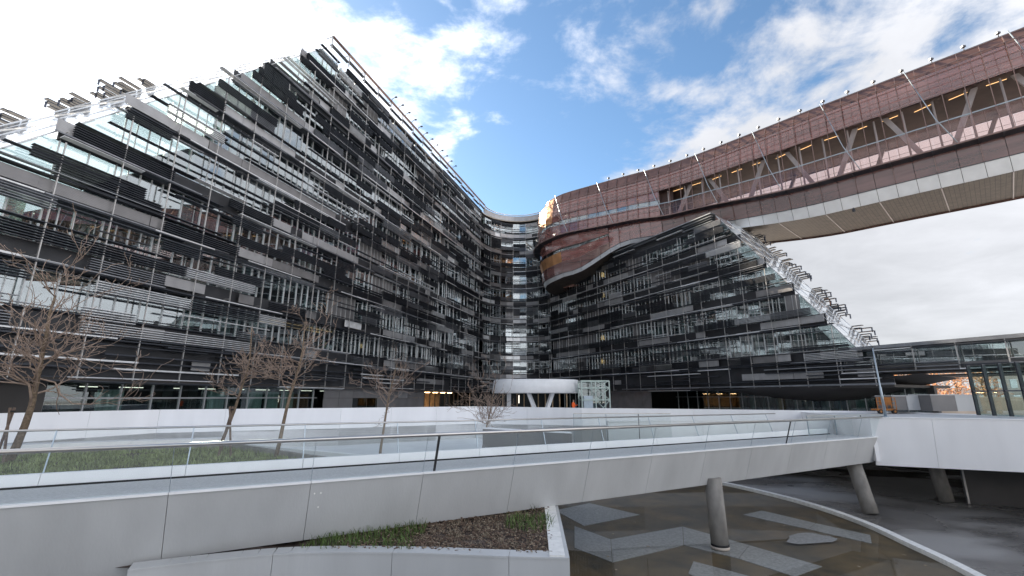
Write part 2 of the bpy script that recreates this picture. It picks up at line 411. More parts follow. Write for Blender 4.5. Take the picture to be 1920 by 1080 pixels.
def wall_run(root, pts, z_top, z_bot, thick, step, mat, name='panel', cope=None, lean=0.0):
    """run of separate cladding panels with open joints; z_top may be per point"""
    for i in range(len(pts) - 1):
        a, b = pts[i], pts[i + 1]; L = (Vector((b.x, b.y, 0)) - Vector((a.x, a.y, 0))).length
        za = z_top[i] if hasattr(z_top, '__len__') else z_top; zb = z_top[i + 1] if hasattr(z_top, '__len__') else z_top
        n = max(1, round(L / step)); t = Vector((b.x - a.x, b.y - a.y, 0)).normalized(); nr = Vector((t.y, -t.x, 0))
        for k in range(n):
            f0 = k / n + .006 / L; f1 = (k + 1) / n - .006 / L
            P = [Vector((lerp(a.x, b.x, f), lerp(a.y, b.y, f), 0)) for f in (f0, f1)]
            zt = [lerp(za, zb, f) for f in (f0, f1)]
            poly = [P[0] + Vector((0, 0, z_bot)) - nr * lean, P[1] + Vector((0, 0, z_bot)) - nr * lean, P[1] + Vector((0, 0, zt[1])), P[0] + Vector((0, 0, zt[0]))]
            slab_obj(name, mat, poly, nr, thick, root)
            if cope:
                part_beam('coping', cope, P[0] + Vector((0, 0, zt[0] + .035)) - nr * thick * .45, P[1] + Vector((0, 0, zt[1] + .035)) - nr * thick * .45, thick + .06, .06, root)
        # backing behind the joints
        part_beam('backing', 'joint_dark', a + Vector((0, 0, (za + z_bot) / 2 - a.z - .05)) - nr * (thick * .6 + lean), b + Vector((0, 0, (zb + z_bot) / 2 - b.z - .05)) - nr * (thick * .6 + lean), thick * .3, (za - z_bot) * .8, root)
pw = thing('parapet_wall', 'long smooth white concrete parapet behind the bare trees, left of courtyard', 'wall', (par_l[3].x, par_l[3].y, ZD))
wall_run(pw, par_l, -.75, -3.5, .3, 4.2, 'concrete_white')
pw2 = thing('parapet_wall', 'white concrete parapet below the round canopy and steel lift frame', 'wall', (par_r[1].x, par_r[1].y, ZD))
wall_run(pw2, par_r, [-.75, -.82, -.92, -1.05, -1.10, -1.10], -4.7, .3, 4.2, 'concrete_white')

# courtyard deck between footbridge and parapet
cy = MB()
far = [(-48, br_y(-48) + 3.9), (-5, br_y(-5) + 3.9), (16.5, br_y(16.5) + 3.9), (24, 27), (38, 20)]
cy.prism([(-48, br_y(-48) + 3.9), (-5, br_y(-5) + 3.9), (1.6, br_y(1.6) + 3.9), (2.2, plan[6][1] - 1)] + [(p[0], p[1]) for p in reversed(plan[:6])] + [(-60, 12)], -3.75, -3.30)
material('courtyard_floor', (.66, .67, .69), .6, 0, .06, .8, .1, 30)
tag(cy.build('courtyard', 'courtyard_floor'), kind='structure')

# unseen pale slab behind the camera, added to bounce sunlight onto the bridge
vt = MB(); vt.prism([(-14, -70), (70, -70), (70, -1.2), (-14, -1.2)], -6.0, -1.65)
tag(vt.build('bounce_slab', 'coping_white'), kind='structure')

# ------------------------------------------------------------------ footbridge
B0, B1 = -24.0, 20.3                                          # x range of near edge
fb = thing('footbridge', 'long pale grey concrete footbridge with glass balustrade crossing the foreground', 'footbridge', (0, br_y(0), ZD))
def bp(s, off, z):
    """point on bridge: s metres along from x=0, off metres away from viewer, height z"""
    return Vector((0, 15.33, 0)) + BT * s - BN * off + Vector((0, 0, z))
S0, S1 = B0 / .879, B1 / .879
LEAN = .36                                                    # outward lean per metre of height
def zbot(s): return lerp(-3.62, -3.48, (s + 9) / 32)
s = S0; joints = []
step = 2.98
k0 = -8.85
while k0 > S0: k0 -= step
ks = []
while k0 < S1 - .5: ks.append(k0); k0 += step
ks.append(S1)
for a, b in zip(ks, ks[1:]):
    za = zbot(a) if a > -9 else -6.4; zb_ = zbot(b) if a > -9 else -6.4
    zt = ZD + .02
    a2, b2 = a + .006, b - .006
    poly = [bp(a2, LEAN * (zt - za), za), bp(b2, LEAN * (zt - zb_), zb_), bp(b2, 0, zt), bp(a2, 0, zt)]
    nr = (poly[1] - poly[0]).cross(poly[3] - poly[0]).normalized()
    slab_obj('girder_panel', 'concrete_grey', poly, nr, .16, fb)
    # glass pane
    pz0, pz1 = ZD - .05, ZD + 1.07
    pg = [bp(a2 + .004, -LEAN * (pz0 - ZD) + .10, pz0), bp(b2 - .004, -LEAN * (pz0 - ZD) + .10, pz0), bp(b2 - .004, -LEAN * (pz1 - ZD) + .10, pz1), bp(a2 + .004, -LEAN * (pz1 - ZD) + .10, pz1)]
    slab_obj('glass_pane', 'rail_glass', pg, nr, .021, fb)
    slab_obj('edge_strip', 'coping_white', [bp(a2, -.035, zt + .035), bp(b2, -.035, zt + .035), bp(b2, .085, zt + .035), bp(a2, .085, zt + .035)], (0, 0, 1), .05, fb)
    # far glass pane and upstand panel
    f0 = 2.62
    up = [bp(a2, f0, ZD - .05), bp(b2, f0, ZD - .05), bp(b2, f0 + .08, ZD + .30), bp(a2, f0 + .08, ZD + .30)]
    slab_obj('upstand_panel', 'concrete_white', up, BN, .2, fb)
    if b < 18.8:
        fz = ZD + 1.30 - .003 * (a + 15)
        slab_obj('glass_pane', 'rail_glass', [bp(a2, f0 + .2, ZD + .25), bp(b2, f0 + .2, ZD + .25), bp(b2, f0 + .5, fz), bp(a2, f0 + .5, fz)], BN, .021, fb)
        part_beam('far_post', 'pale_metal', bp(b, f0 + .2, ZD + .28), bp(b, f0 + .5, fz), .03, .02, fb)
# core of the girder, deck and soffit
core = MB()
for a, b, z in ((S0, -8.88, -6.4), (-8.84, S1, -3.42)):
    core.add([bp(a, .1, ZD - .1), bp(b, .1, ZD - .1), bp(b, 2.7, ZD - .1), bp(a, 2.7, ZD - .1),
              bp(a, .16 + LEAN * (ZD - z), z), bp(b, .16 + LEAN * (ZD - z), z), bp(b, 2.3, z), bp(a, 2.3, z)], [(0, 1, 2, 3), (7, 6, 5, 4), (0, 4, 5, 1), (1, 5, 6, 2), (2, 6, 7, 3), (3, 7, 4, 0)])
core.build('girder_core', 'column_concrete', fb)
slab_obj('deck', 'deck_grey', [bp(S0, .09, ZD), bp(S1, .09, ZD), bp(S1, 2.61, ZD), bp(S0, 2.61, ZD)], (0, 0, 1), .06, fb)
m = MB(); m.beam(bp(S0, 2.575, ZD + .02), bp(S1, 2.575, ZD + .02), .06, .045); m.build('drain_line', 'joint_dark', fb)
# handrails
hr = MB(); zr = ZD + 1.10; ho = -LEAN * 1.10 + .09
hr.tube([bp(S0, ho, zr), bp(S1 - .05, ho, zr)], .052, 12); hr.build('handrail', 'steel_rail', fb)
hr = MB(); hr.tube([bp(S0, 3.14, ZD + 1.36), bp(18.9, 3.14, ZD + 1.24)], .028, 8); hr.build('far_handrail', 'steel_rail', fb)
for s_ in (-2.55, 14.6, -18.5):
    part_beam('post', 'steel_dark', bp(s_, .08, ZD + .02), bp(s_, ho + .02, zr - .03), .07, .022, fb, up=BN)
for a in ks[1:-1]:
    part_beam('clamp', 'pale_metal', bp(a, .085, ZD + .02), bp(a, ho + .025, zr - .03), .010, .012, fb, up=BN)
for s_, off, z in ((-5.75, .12, -2.42), (-5.6, .12, -2.42), (-5.62, .3, -2.78)):
    m = MB(); p = bp(s_, LEAN * (ZD + .02 - z), z); m.tube([p + BN * -.03, p + BN * .012], .02, 8); m.build('anchor_plug', 'stone_white', fb)
# piers
def pier(root, base, top, r, name='pier'):
    m = MB(); base = Vector(base); top = Vector(top)
    m.tube([base, base + (top - base) * .06, base + (top - base) * .061, top], [r * .98, r * .98, r, r], 28); return m.build(name, 'column_concrete', root)
pc = at_z(1351, 1030, ZG + .02); pier1 = pier(fb, pc, pc + Vector((-.02, .05, 2.7)), .34)
pc = at_z(1643, 966, ZG + .02); pier(fb, pc + Vector((0, .35, 0)), pc + Vector((-.10, 1.0, 2.75)), .36)
m = MB(); pcc = at_z(1351, 1030, ZG + .02); m.tube([pcc + Vector((0, 0, .14)), pcc + Vector((0, 0, .22))], .352, 28); m.build('pier_band', 'joint_dark', pier1)
m = MB(); m.tube([pcc + Vector((0, 0, .04)), pcc + Vector((0, 0, .14))], .356, 28); m.build('pier_collar', 'far_facade', pier1)

# ------------------------------------------------------------------ white terrace fascia at the right end of the bridge
fw = thing('terrace_fascia', 'large white panelled wall that the footbridge runs into, right of picture', 'wall', (22, 25, ZG))
fe = at_z(1925, 787.5, -1.1); f0_ = bp(S1 - .5, .1, 0); fe.z = 0; fpts = [f0_, f0_.lerp(fe, .42), fe, f0_.lerp(fe, 1.9)]
fpts = [Vector((p.x, p.y, 0)) for p in fpts]
for i, (a, b) in enumerate(zip(fpts, fpts[1:])):
    t = (b - a).normalized(); nr = Vector((t.y, -t.x, 0)); L = (b - a).length; n = max(1, round(L / 2.7))
    for k in range(n):
        p = a.lerp(b, k / n) + t * .006; q = a.lerp(b, (k + 1) / n) - t * .006
        slab_obj('panel', 'concrete_white', [p + Vector((0, 0, -3.62)) - nr * .35, q + Vector((0, 0, -3.62)) - nr * .35, q + Vector((0, 0, -1.12)), p + Vector((0, 0, -1.12))], (nr + Vector((0, 0, -.14))).normalized(), .14, fw)
        slab_obj('coping', 'coping_white', [p + Vector((0, 0, -1.06)) + nr * .03, q + Vector((0, 0, -1.06)) + nr * .03, q + Vector((0, 0, -1.06)) - nr * .45, p + Vector((0, 0, -1.06)) - nr * .45], (0, 0, 1), .05, fw)
m = MB()
m.prism([(fpts[0].x + .3, fpts[0].y + .42), (fpts[1].x + .2, fpts[1].y + .42), (fpts[2].x + .2, fpts[2].y + .45), (fpts[3].x, fpts[3].y + .5), (fpts[3].x, 40), (fpts[0].x + 3, 37)], -3.45, -1.16)
tag(m.build('upper_terrace', 'terrace_paving'), kind='structure')
# return face of the fascia left of the bridge end
rp = [Vector((fpts[0].x + .05, fpts[0].y + .1, 0)), Vector((fpts[0].x + 2.9, 37, 0))]
slab_obj('return_panel', 'concrete_white', [rp[1] + Vector((0, 0, -3.4)), rp[0] + Vector((0, 0, -3.4)), rp[0] + Vector((0, 0, -1.12)), rp[1] + Vector((0, 0, -1.12))], (-1, .1, 0), .2, fw)
for x, y, zt in ((1775, 939, -3.4), (1990, 930, -3.4)):
    pc = at_z(x, y, ZG); pier(fw, pc, pc + Vector((-.2, .2, 2.75)), .38, 'column')
# dark undercroft wall
p = at_z(1816, 943, ZG); q = p + Vector((9, -4.5, 0))
m = MB(); m.beam(p + Vector((0, 0, 1.4)), q + Vector((0, 0, 1.4)), .3, 2.8); m.build('undercroft_wall', 'soffit_dark', fw)
m = MB(); m.beam(p + Vector((-.1, -.1, 0)), p + Vector((-.1, -.1, 2.6)), .12, .12); m.build('jamb', 'louvre_mid', fw)

# ------------------------------------------------------------------ office wings
FH = 3.75; Z0 = 3.9; BAY = 1.5; ZB = 1.2
def sl(x): return Vector((x[0], x[1], 0))
TL = Vector((.296, .955, 0)).normalized(); NL = Vector((TL.y, -TL.x, 0))         # left wing: along (away), outward
TR = Vector((.473, -.881, 0)).normalized(); NR = Vector((TR.y, -TR.x, 0)) * 1     # right wing: along (towards viewer)
CORN = Vector((-.73, 107, 0)); TT = 19.0
LT = CORN - TL * TT; RT = CORN + TR * TT
bis = ((-TL) + TR).normalized(); half = math.acos(max(-1, min(1, (-TL).dot(TR)))) / 2
RAD = TT * math.tan(half); CEN = CORN + bis * (TT / math.cos(half))
NR = (CEN - RT).normalized(); NL = (CEN - LT).normalized()

class Straight:
    def __init__(s, o, t, n): s.o, s.t, s.n = o, t, n
    def pt(s, a, d=0): return s.o + s.t * a + s.n * d
    def tan(s, a): return s.t
    def nor(s, a): return s.n
class Arc:
    def __init__(s, c, r, p0, p1):
        s.c, s.r = c, r; a0 = math.atan2(p0.y - c.y, p0.x - c.x); a1 = math.atan2(p1.y - c.y, p1.x - c.x)
        if a1 > a0: a1 -= 2 * math.pi
        s.a0 = a0; s.len = r * abs(a1 - a0)
    def ang(s, a): return s.a0 - a / s.r
    def pt(s, a, d=0): an = s.ang(a); return s.c + Vector((math.cos(an), math.sin(an), 0)) * (s.r - d)
    def tan(s, a): an = s.ang(a); return Vector((math.sin(an), -math.cos(an), 0))
    def nor(s, a): an = s.ang(a); return Vector((-math.cos(an), -math.sin(an), 0))

def seg_m(path, a, b, d, z, h, dep, tilt=0.0):
    """box along the path from a to b, at depth d (centre), height z (centre), h tall, dep deep"""
    p = path.pt(a, d); q = path.pt(b, d); t = (q - p); mid = (p + q) / 2; n = path.nor((a + b) / 2)
    up = Vector((0, 0, 1))
    if tilt:
        n2 = n * math.cos(tilt) + up * math.sin(tilt); up = up * math.cos(tilt) - n * math.sin(tilt); n = n2
    mid = Vector((mid.x, mid.y, z))
    return frame_m(mid, t, n * dep, up * h)

def office(root, path, a_lo, a_hi, floors, start, stop, rag0, rag1, rng, curved=False, silver=.10, brown=None, curtains=.26, bright=0.0, zb=ZB, lit=None, inset=(0, 0)):
    """start(z)/stop(z): facade extent at height z. rag0/rag1: louvres run past the ends."""
    pane = Pieces('window_pane', root); mul = Pieces('mullion', root); lou = Pieces('louvre', root); pan = Pieces('mesh_panel', root)
    spa = Pieces('spandrel', root); pos = Pieces('post', root); cur = Pieces('curtain', root, 150); led = Pieces('ledge', root); sol = Pieces('solid_panel', root); lit_ = Pieces('ceiling_light', root, 200)
    inner = MB(); ceil_ = MB(); brk = MB()
    maxrun = 2 if curved else 6
    def run(level_z, d, h, dep, p_fill, mats, piece, rmin, rmax, z_ref, tilt=0.0, rag=True):
        a = start(z_ref); e = stop(z_ref)
        a0 = a - ((rng.uniform(-.5, .5) + (rng.uniform(.4, 1.0) if rng.random() < .25 else 0)) if rag and rag0 else 0); e0 = e + ((rng.uniform(-.5, .15) + (rng.uniform(.3, .7) if rng.random() < .2 else 0)) if rag and rag1 else 0)
        a = math.floor(a0 / BAY) * BAY if not (rag and rag0) else a0
        a = a0
        while a < e0 - .3:
            L = BAY * rng.randint(rmin, rmax); b = min(a + L - .03, e0)
            if rng.random() < p_fill:
                mt = rng.choices(*mats)[0]; dd = d + rng.uniform(-.06, .06)
                if curved:
                    c = a
                    while c < b - .05:
                        c2 = min(c + BAY, b); piece.add(mt, seg_m(path, c, c2, dd, level_z, h, dep, tilt)); c = c2
                else: piece.add(mt, seg_m(path, a, b, dd, level_z, h, dep, tilt))
            a += L
    LM = (['louvre_dark', 'louvre_mid', 'louvre_silver'], [.74, .26 - silver * .5, silver])
    LS = (['louvre_silver', 'louvre_mid', 'louvre_dark'], [.5, .25, .25])
    top = Z0 + FH * floors
    for k in range(-1, floors):
        z0 = Z0 + FH * k
        if k >= 0:
            # spandrel backing and slab, then glazing bays
            a, e = start(z0 + .1), stop(z0 + .1)
            n = max(1, int((e - a) / (BAY if curved else 6)))
            for i in range(n): spa.add('spandrel', seg_m(path, lerp(a, e, i / n), lerp(a, e, (i + 1) / n), -.05, z0 + .1, 1.28, .10))
            zt = z0 + 3.22; zs = z0 + .74
            a, e = max(start(zs), start(zt)), min(stop(zs), stop(zt))
            # interior
            m = max(1, int((e - a) / (BAY if curved else 12)))
            for i in range(m):
                p0, p1 = lerp(a + inset[0], e - inset[1], i / m), lerp(a + inset[0], e - inset[1], (i + 1) / m)
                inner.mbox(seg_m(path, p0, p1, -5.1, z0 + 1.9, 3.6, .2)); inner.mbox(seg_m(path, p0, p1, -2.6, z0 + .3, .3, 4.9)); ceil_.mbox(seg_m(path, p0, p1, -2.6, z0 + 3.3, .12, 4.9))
            x = math.ceil(a / BAY) * BAY
            # trapezoid panes against the sloped edges
            for (s_lo, s_hi, flip) in ((start(zs), start(zt), 0), (stop(zs), stop(zt), 1)):
                if abs(s_lo - s_hi) > .3:
                    inn = x if not flip else math.floor(e / BAY) * BAY
                    poly = [path.pt(s_lo), path.pt(inn), path.pt(inn), path.pt(s_hi)]
                    poly = [Vector((p.x, p.y, zz)) for p, zz in zip(poly, (zs, zs, zt, zt))]
                    nn = path.nor(a)
                    if (poly[1] - poly[0]).cross(poly[2] - poly[0]).dot(nn) < 0: poly.reverse()
                    slab_obj('end_pane', 'window_glass', poly, nn, .03, root)
            run_kind = None; left = 0
            while x < e - BAY * .9:
                if left <= 0:
                    left = rng.randint(1, 4); pr = rng.random(); u = x / max(1, a_hi)
                    ps, pb = (brown(x, k) if brown else (.16, .0))
                    run_kind = 'solid' if pr < ps else ('brown' if pr < ps + pb else 'glass')
                left -= 1; x2 = x + BAY
                if run_kind == 'solid':
                    sol.add('mesh_panel_dark' if rng.random() < .5 else 'grey_panel', seg_m(path, x + .02, x2 - .02, -.02, (zs + zt) / 2, zt - zs, .06))
                else:
                    M = seg_m(path, x + .02, x2 - .02, 0, (zs + zt) / 2, zt - zs, .03)
                    M = Matrix.Translation(M.translation) @ Matrix.Rotation(rng.gauss(0, .006), 4, path.tan(x)) @ Matrix.Rotation(rng.gauss(0, .006), 4, 'Z') @ Matrix.Translation(-M.translation) @ M
                    pane.add('window_glass', M)
                    if run_kind == 'brown': sol.add('brown_wall', seg_m(path, x, x2, -.9, (zs + zt) / 2, zt - zs, .05))
                    elif rng.random() < curtains:
                        w = rng.uniform(.35, 1.2); cur.add('curtain', seg_m(path, x + .1, x + .1 + w, -.35, (zs + zt) / 2, zt - zs, .06))
                    if lit and lit(x, k):
                        lit_.add('strip_light', seg_m(path, x + .1, x2 - .2, -1.4, z0 + 3.1, .05, .14)); lit_.add('strip_light', seg_m(path, x + .1, x2 - .2, -2.9, z0 + 3.1, .05, .14))
                mul.add('mullion', seg_m(path, x - .025, x + .025, .04, (zs + zt) / 2, zt - zs, .12))
                if rng.random() < .5: mul.add('mullion', seg_m(path, x + BAY * .5 - .018, x + BAY * .5 + .018, .03, (zs + zt) / 2, zt - zs, .08))
                x = x2
        if k >= 0 or True:
            rf = max(z0, zb)
            # perforated panels in front of the slab
            run(z0 + (.22 if k >= 0 else 2.1), .42, .72, .05, .66 if k >= 0 else .3, (['mesh_panel', 'mesh_panel_dark', 'louvre_silver'], [.56, .40, .04 + bright]), pan, 1, 4, rf)
            # walkway ledge and stacked louvre bundles
            if k >= 0:
                run(z0 - .46, .42, .05, .62, .9, (['louvre_dark', 'louvre_mid'], [.8, .2]), led, 2, maxrun, rf)
                run(z0 - .37, .76, .08, .05, .7, (['louvre_silver', 'louvre_mid'], [.6, .4]), lou, 2, maxrun, rf)
                for _ in range(5):
                    zz = z0 + rng.choice([-.2, .62, .8, 1.5, 2.3, 2.6])
                    st = rng.getstate()
                    for q in range(5):
                        rng.setstate(st); run(zz + q * .15, .66, .035, .26, .30, (['louvre_dark', 'louvre_mid', 'louvre_silver'], [.7, .2, .1]), lou, 2, 4 if not curved else 2, min(zz + .7, top), R(8))
            # louvre levels
            for dz, pf, dep, dd, ml in ((-.50, .85, .40, .55, LM), (-.30, .55, .16, .62, LS), (.72, .8, .45, .55, LM), (.98, .40, .32, .6, LM), (1.3, .22, .34, .6, LM), (1.75, .34, .36, .6, LM), (2.2, .14, .32, .6, LM), (2.62, .22, .36, .6, LM), (2.98, .55, .40, .55, LM)):
                if z0 + dz < zb - .6 or z0 + dz > top + .2: continue
                run(z0 + dz, dd, .05 if ml is LM else .045, dep * .85, pf, ml, lou, 2, maxrun + 1, max(z0 + dz, zb), R(rng.uniform(-10, 14)))
            if k < 0:      # closed louvred foot of the facade
                for dz in (1.55, 2.0, 2.4, 2.8, 3.15, 3.45):
                    if z0 + FH * 0 + dz + .0 > zb: run(z0 + dz, .5, .10, .5, .62, LM, lou, 2, maxrun, max(zb, z0 + dz))
                a, e = start(zb), stop(zb); n = max(1, int((e - a) / (BAY if curved else 6)))
                for i in range(n): spa.add('spandrel', seg_m(path, lerp(a, e, i / n), lerp(a, e, (i + 1) / n), -.05, (zb + Z0) / 2 - .3, Z0 - .55 - zb + .2, .10))
        # posts
        a, e = start(max(z0, zb)), stop(max(z0, zb)); x = math.ceil(a / (2 * BAY)) * 2 * BAY
        while x < e:
            zl, zh = max(z0 - .8, zb - .2), z0 + 2.95
            if start(zh) - .6 <= x <= stop(zh) + .6:
                pos.add('post_metal', seg_m(path, x - .03, x + .03, .66, (zl + zh) / 2, zh - zl, .09))
            brk.mbox(seg_m(path, x - .02, x + .02, .35, max(z0, zb) - .1, .06, .6)); x += 2 * BAY
    for P in (led, pane, mul, lou, pan, spa, pos, cur, sol, lit_): P.flush()
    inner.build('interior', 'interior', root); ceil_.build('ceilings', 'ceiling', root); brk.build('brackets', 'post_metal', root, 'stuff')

# --- left wing: path parameter a measured from the point nearest the viewer
LEN_L = 95.0
PL = Straight(LT - TL * LEN_L, TL, NL)
cL = NL.dot(LT)
def on_left(px, py, W=0.0):
    d = ray(px, py); s_ = (cL - W) / NL.dot(d); return d * s_
def par_left(p): return (Vector((p.x, p.y, 0)) - PL.o).dot(TL)
pk = on_left(602, 92); lo = on_left(0, 278)
ROOF_L = Z0 + FH * 9 + .3
sA, zA, sB, zB_ = par_left(lo), lo.z, par_left(pk), pk.z
def startL(z): return lerp(sA, sB, (z - zA) / (zB_ - zA))
wl = thing('office_building', 'tall dark louvred office wing with sloping glass end, left of courtyard', 'building', (PL.pt(60).x, PL.pt(60).y, ZD), 'wings of the louvred office block')
rng = random.Random(11)
def brownL(x, k):
    f = x / LEN_L
    if f > .50 and f < .76: return (.20, .24)
    if f >= .76: return (.10, .06)
    return (.04, .02)
def litL(x, k):
    return (k == 0 and 44 < x < 53) or (k == 1 and x < 22)
office(wl, PL, 0, LEN_L, 9, startL, lambda z: LEN_L, True, False, rng, brown=brownL, lit=litL, silver=.24, inset=(5, 0))
# solid core, roof and sloped glass end
def wing_core(root, path, poly_az, d0, d1, mat='interior'):
    m = MB(); n = len(poly_az)
    A = [path.pt(a, d0) + Vector((0, 0, z)) for a, z in poly_az]; B = [path.pt(a, d1) + Vector((0, 0, z)) for a, z in poly_az]
    m.v = [tuple(p) for p in A + B]; m.f = [tuple(range(n)), tuple(reversed(range(n, 2 * n)))] + [(i, n + i, n + (i + 1) % n, (i + 1) % n) for i in range(n)]
    m.sm = [False] * len(m.f); return m.build('core', mat, root)
WL = 10.0
zt = ROOF_L
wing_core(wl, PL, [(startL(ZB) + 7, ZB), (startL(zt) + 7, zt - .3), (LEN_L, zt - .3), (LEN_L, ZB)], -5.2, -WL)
m = MB(); a0, a1 = startL(zt - .1), LEN_L
m.mbox(seg_m(PL, a0 + 4, a1, -WL / 2, zt - .15, .25, WL)); m.build('roof', 'grey_panel', wl)
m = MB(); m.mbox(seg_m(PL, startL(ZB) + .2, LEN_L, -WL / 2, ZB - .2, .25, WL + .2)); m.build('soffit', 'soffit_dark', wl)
def slope_panels(root, path, sfun, z_lo, z_hi, W0, W1, nz, nd, out):
    """glass cladding on the inclined end: one pane each"""
    for i in range(nz):
        za, zb_ = lerp(z_lo, z_hi, i / nz), lerp(z_lo, z_hi, (i + 1) / nz)
        for j in range(nd):
            da, db = lerp(W0, W1, j / nd), lerp(W0, W1, (j + 1) / nd)
            P = [path.pt(sfun(za, da), -da) + Vector((0, 0, za + .04)), path.pt(sfun(za, db), -db) + Vector((0, 0, za + .04)),
                 path.pt(sfun(zb_, db), -db) + Vector((0, 0, zb_ - .04)), path.pt(sfun(zb_, da), -da) + Vector((0, 0, zb_ - .04))]
            c = sum(P, Vector()) / 4; P = [c + (p - c) * .985 for p in P]
            nn = (P[1] - P[0]).cross(P[2] - P[0]).normalized()
            if nn.z < 0: P.reverse(); nn = -nn
            slab_obj('roof_pane', 'roof_glass', P, nn, .08, root)
    m = MB()
    for j in range(nd + 1):
        d = lerp(W0, W1, j / nd)
        m.beam(path.pt(sfun(z_lo, d), -d) + Vector((0, 0, z_lo)), path.pt(sfun(z_hi, d), -d) + Vector((0, 0, z_hi)), .07, .06)
    m.build('roof_ribs', 'tube_silver', root)
fa, fbp = on_left(0, 236, WL), on_left(540, 97, WL)
fsA, fsB = par_left(fa), par_left(fbp)
def startLfar(z): return lerp(fsA, fsB, (z - fa.z) / (fbp.z - fa.z))
slope_panels(wl, PL, lambda z, d: lerp(startL(z), startLfar(z), d / WL), ZB, zt, 0, WL, 14, 4, None)
def end_sticks(root, path, sfun, W, z_lo, z_hi, n, rng, sgn):
    """louvre ends of the rear facade standing past the sloped edge"""
    sm = Pieces('end_louvre', root)
    z = z_lo
    while z < z_hi:
        cnt = rng.randint(1, 4); s0 = sfun(z); d = W + rng.uniform(.2, .7)
        for q in range(cnt):
            zz = z + q * rng.uniform(.22, .34); e = rng.uniform(.25, .95)
            a, b = (s0 - e, s0 + 1.5) if sgn < 0 else (s0 - 1.5, s0 + e)
            sm.add('louvre_dark', seg_m(path, a, b, -d, zz + .25, .08, .42))
            if rng.random() < .6: sm.add('roof_frame', seg_m(path, (a if sgn < 0 else b) - .06, (a if sgn < 0 else b) + .06, -d, zz, .5, .08))
        z += rng.choice([.5, .6, .8, 1.0, 1.7])
    sm.flush()
end_sticks(wl, PL, startLfar, WL, 6, 29, 30, rng, -1)
# roof-edge frame of the left wing
def top_frame(root, path, a0, a1, z, d, rng, step=3.0, h=1.15):
    n = int((a1 - a0) / step)
    for i in range(n):
        p, q = a0 + i * step, a0 + (i + 1) * step - .04
        box_obj('top_rail', 'copper_frame', seg_m(path, p, q, d, z + h, .12, .30), root)
        box_obj('top_louvre', 'louvre_mid', seg_m(path, p, q, d - .1, z + .1 + .25 * (i % 2), .07, .4), root)
        box_obj('top_post', 'post_metal', seg_m(path, p - .04, p + .04, d, z + h / 2 - .2, h + .5, .10), root)
        box_obj('top_bracket', 'post_metal', seg_m(path, p - .03, p + .03, d / 2, z + h - .1, .07, d), root)
    box_obj('top_post', 'post_metal', seg_m(path, a1 - .04, a1 + .04, d, z + h / 2 - .2, h + .5, .10), root)
top_frame(wl, PL, startL(zt) - .2, LEN_L, ROOF_L - .1, .75, rng)
for i in range(12):
    a = startL(zt) + 12 + i * 1.8
    m = MB(); p = PL.pt(a, .7) + Vector((0, 0, ROOF_L + 1.1)); m.tube([p, p + Vector((0, 0, .45)), p + NL * .5 + Vector((0, 0, .65))], .04, 6)
    m.mbox(frame_m(p + NL * .6 + Vector((0, 0, .62)), NL * .3, TL * .22, Vector((0, 0, .12)))); m.build('flood_light', 'louvre_dark', wl)

# ground storey of the left wing
gl = thing('ground_storey', 'recessed ground storey under the left wing with glazing and grey panels', 'building', (PL.pt(50, -1.4).x, PL.pt(50, -1.4).y, ZD))
gp = Pieces('window_pane', gl); gs = Pieces('grey_panel', gl); gm = Pieces('mullion', gl); gc = Pieces('column', gl, 60); gl_in = MB()
x = 0.0; rngg = random.Random(3)
SGL = par_left(on_left(612, 730)); SGL2 = par_left(on_left(792, 740)); SGL3 = par_left(on_left(885, 745))
S_START = par_left(on_left(110, 730))
m = MB(); m.mbox(seg_m(PL, S_START - 14, S_START, -1.2, -.4, 3.3, .3)); m.build('solid_wall', 'soffit_dark', gl)
x = S_START
while x < SGL:
    gp.add('window_clear', seg_m(PL, x + .03, x + 1.97, -1.2, -.55, 2.9, .03)); gm.add('mullion', seg_m(PL, x - .035, x + .035, -1.17, -.5, 3.2, .14)); x += 2.0
    if rngg.random() < .5: gc.add('soffit_dark', seg_m(PL, x - .5, x + .25, -2.6, -.5, 3.2, .7))
    elif rngg.random() < .6: gl_in.mbox(seg_m(PL, x - .1, x + 1.5, -3.2, -.7, 2.4, .08))
gm.add('mullion', seg_m(PL, S_START, SGL, -1.15, -.05, .10, .14))
a = SGL
while a < SGL2:
    gs.add('grey_panel' if rngg.random() < .8 else 'mesh_panel', seg_m(PL, a + .01, a + 2.38, -.25, .55, 1.25, .08))
    if 1 < (a - SGL) / 2.4 < 3 : gp.add('window_glass', seg_m(PL, a + .01, a + 2.38, -.25, -1.1, 2.0, .04))
    else: gs.add('grey_panel', seg_m(PL, a + .01, a + 2.38, -.27, -1.1, 2.0, .08))
    a += 2.4
while a < SGL3:
    gm.add('steel_dark', seg_m(PL, a - .05, a + .05, -1.17, -.7, 2.8, .14)); a += 1.8
while a < LEN_L:
    gp.add('window_glass', seg_m(PL, a + .03, a + 1.77, -1.2, -.5, 3.1, .03)); gm.add('mullion', seg_m(PL, a - .03, a + .03, -1.17, -.5, 3.2, .12)); a += 1.8
for P in (gp, gs, gm, gc): P.flush()
gl_in.build('interior_screens', 'curtain', gl)
m = MB(); m.mbox(seg_m(PL, S_START - 14, LEN_L + 14, -7.5, -.5, 3.4, .2)); m.build('back_wall', 'interior', gl)
m = MB(); m.mbox(seg_m(PL, SGL2 + .5, SGL3, -6.5, -.5, 3.0, .1)); m.mbox(seg_m(PL, SGL2 + .2, SGL2 + .4, -4, -.5, 3.0, 5)); m.build('lobby_wall', 'lobby_wall', gl)
for i in range(6):
    f = SGL2 + 1 + i * (SGL3 - SGL2 - 2) / 6
    box_obj('lobby_light', 'lobby_lamp', seg_m(PL, f, f + 1.2, -3, .75, .05, .35), gl)
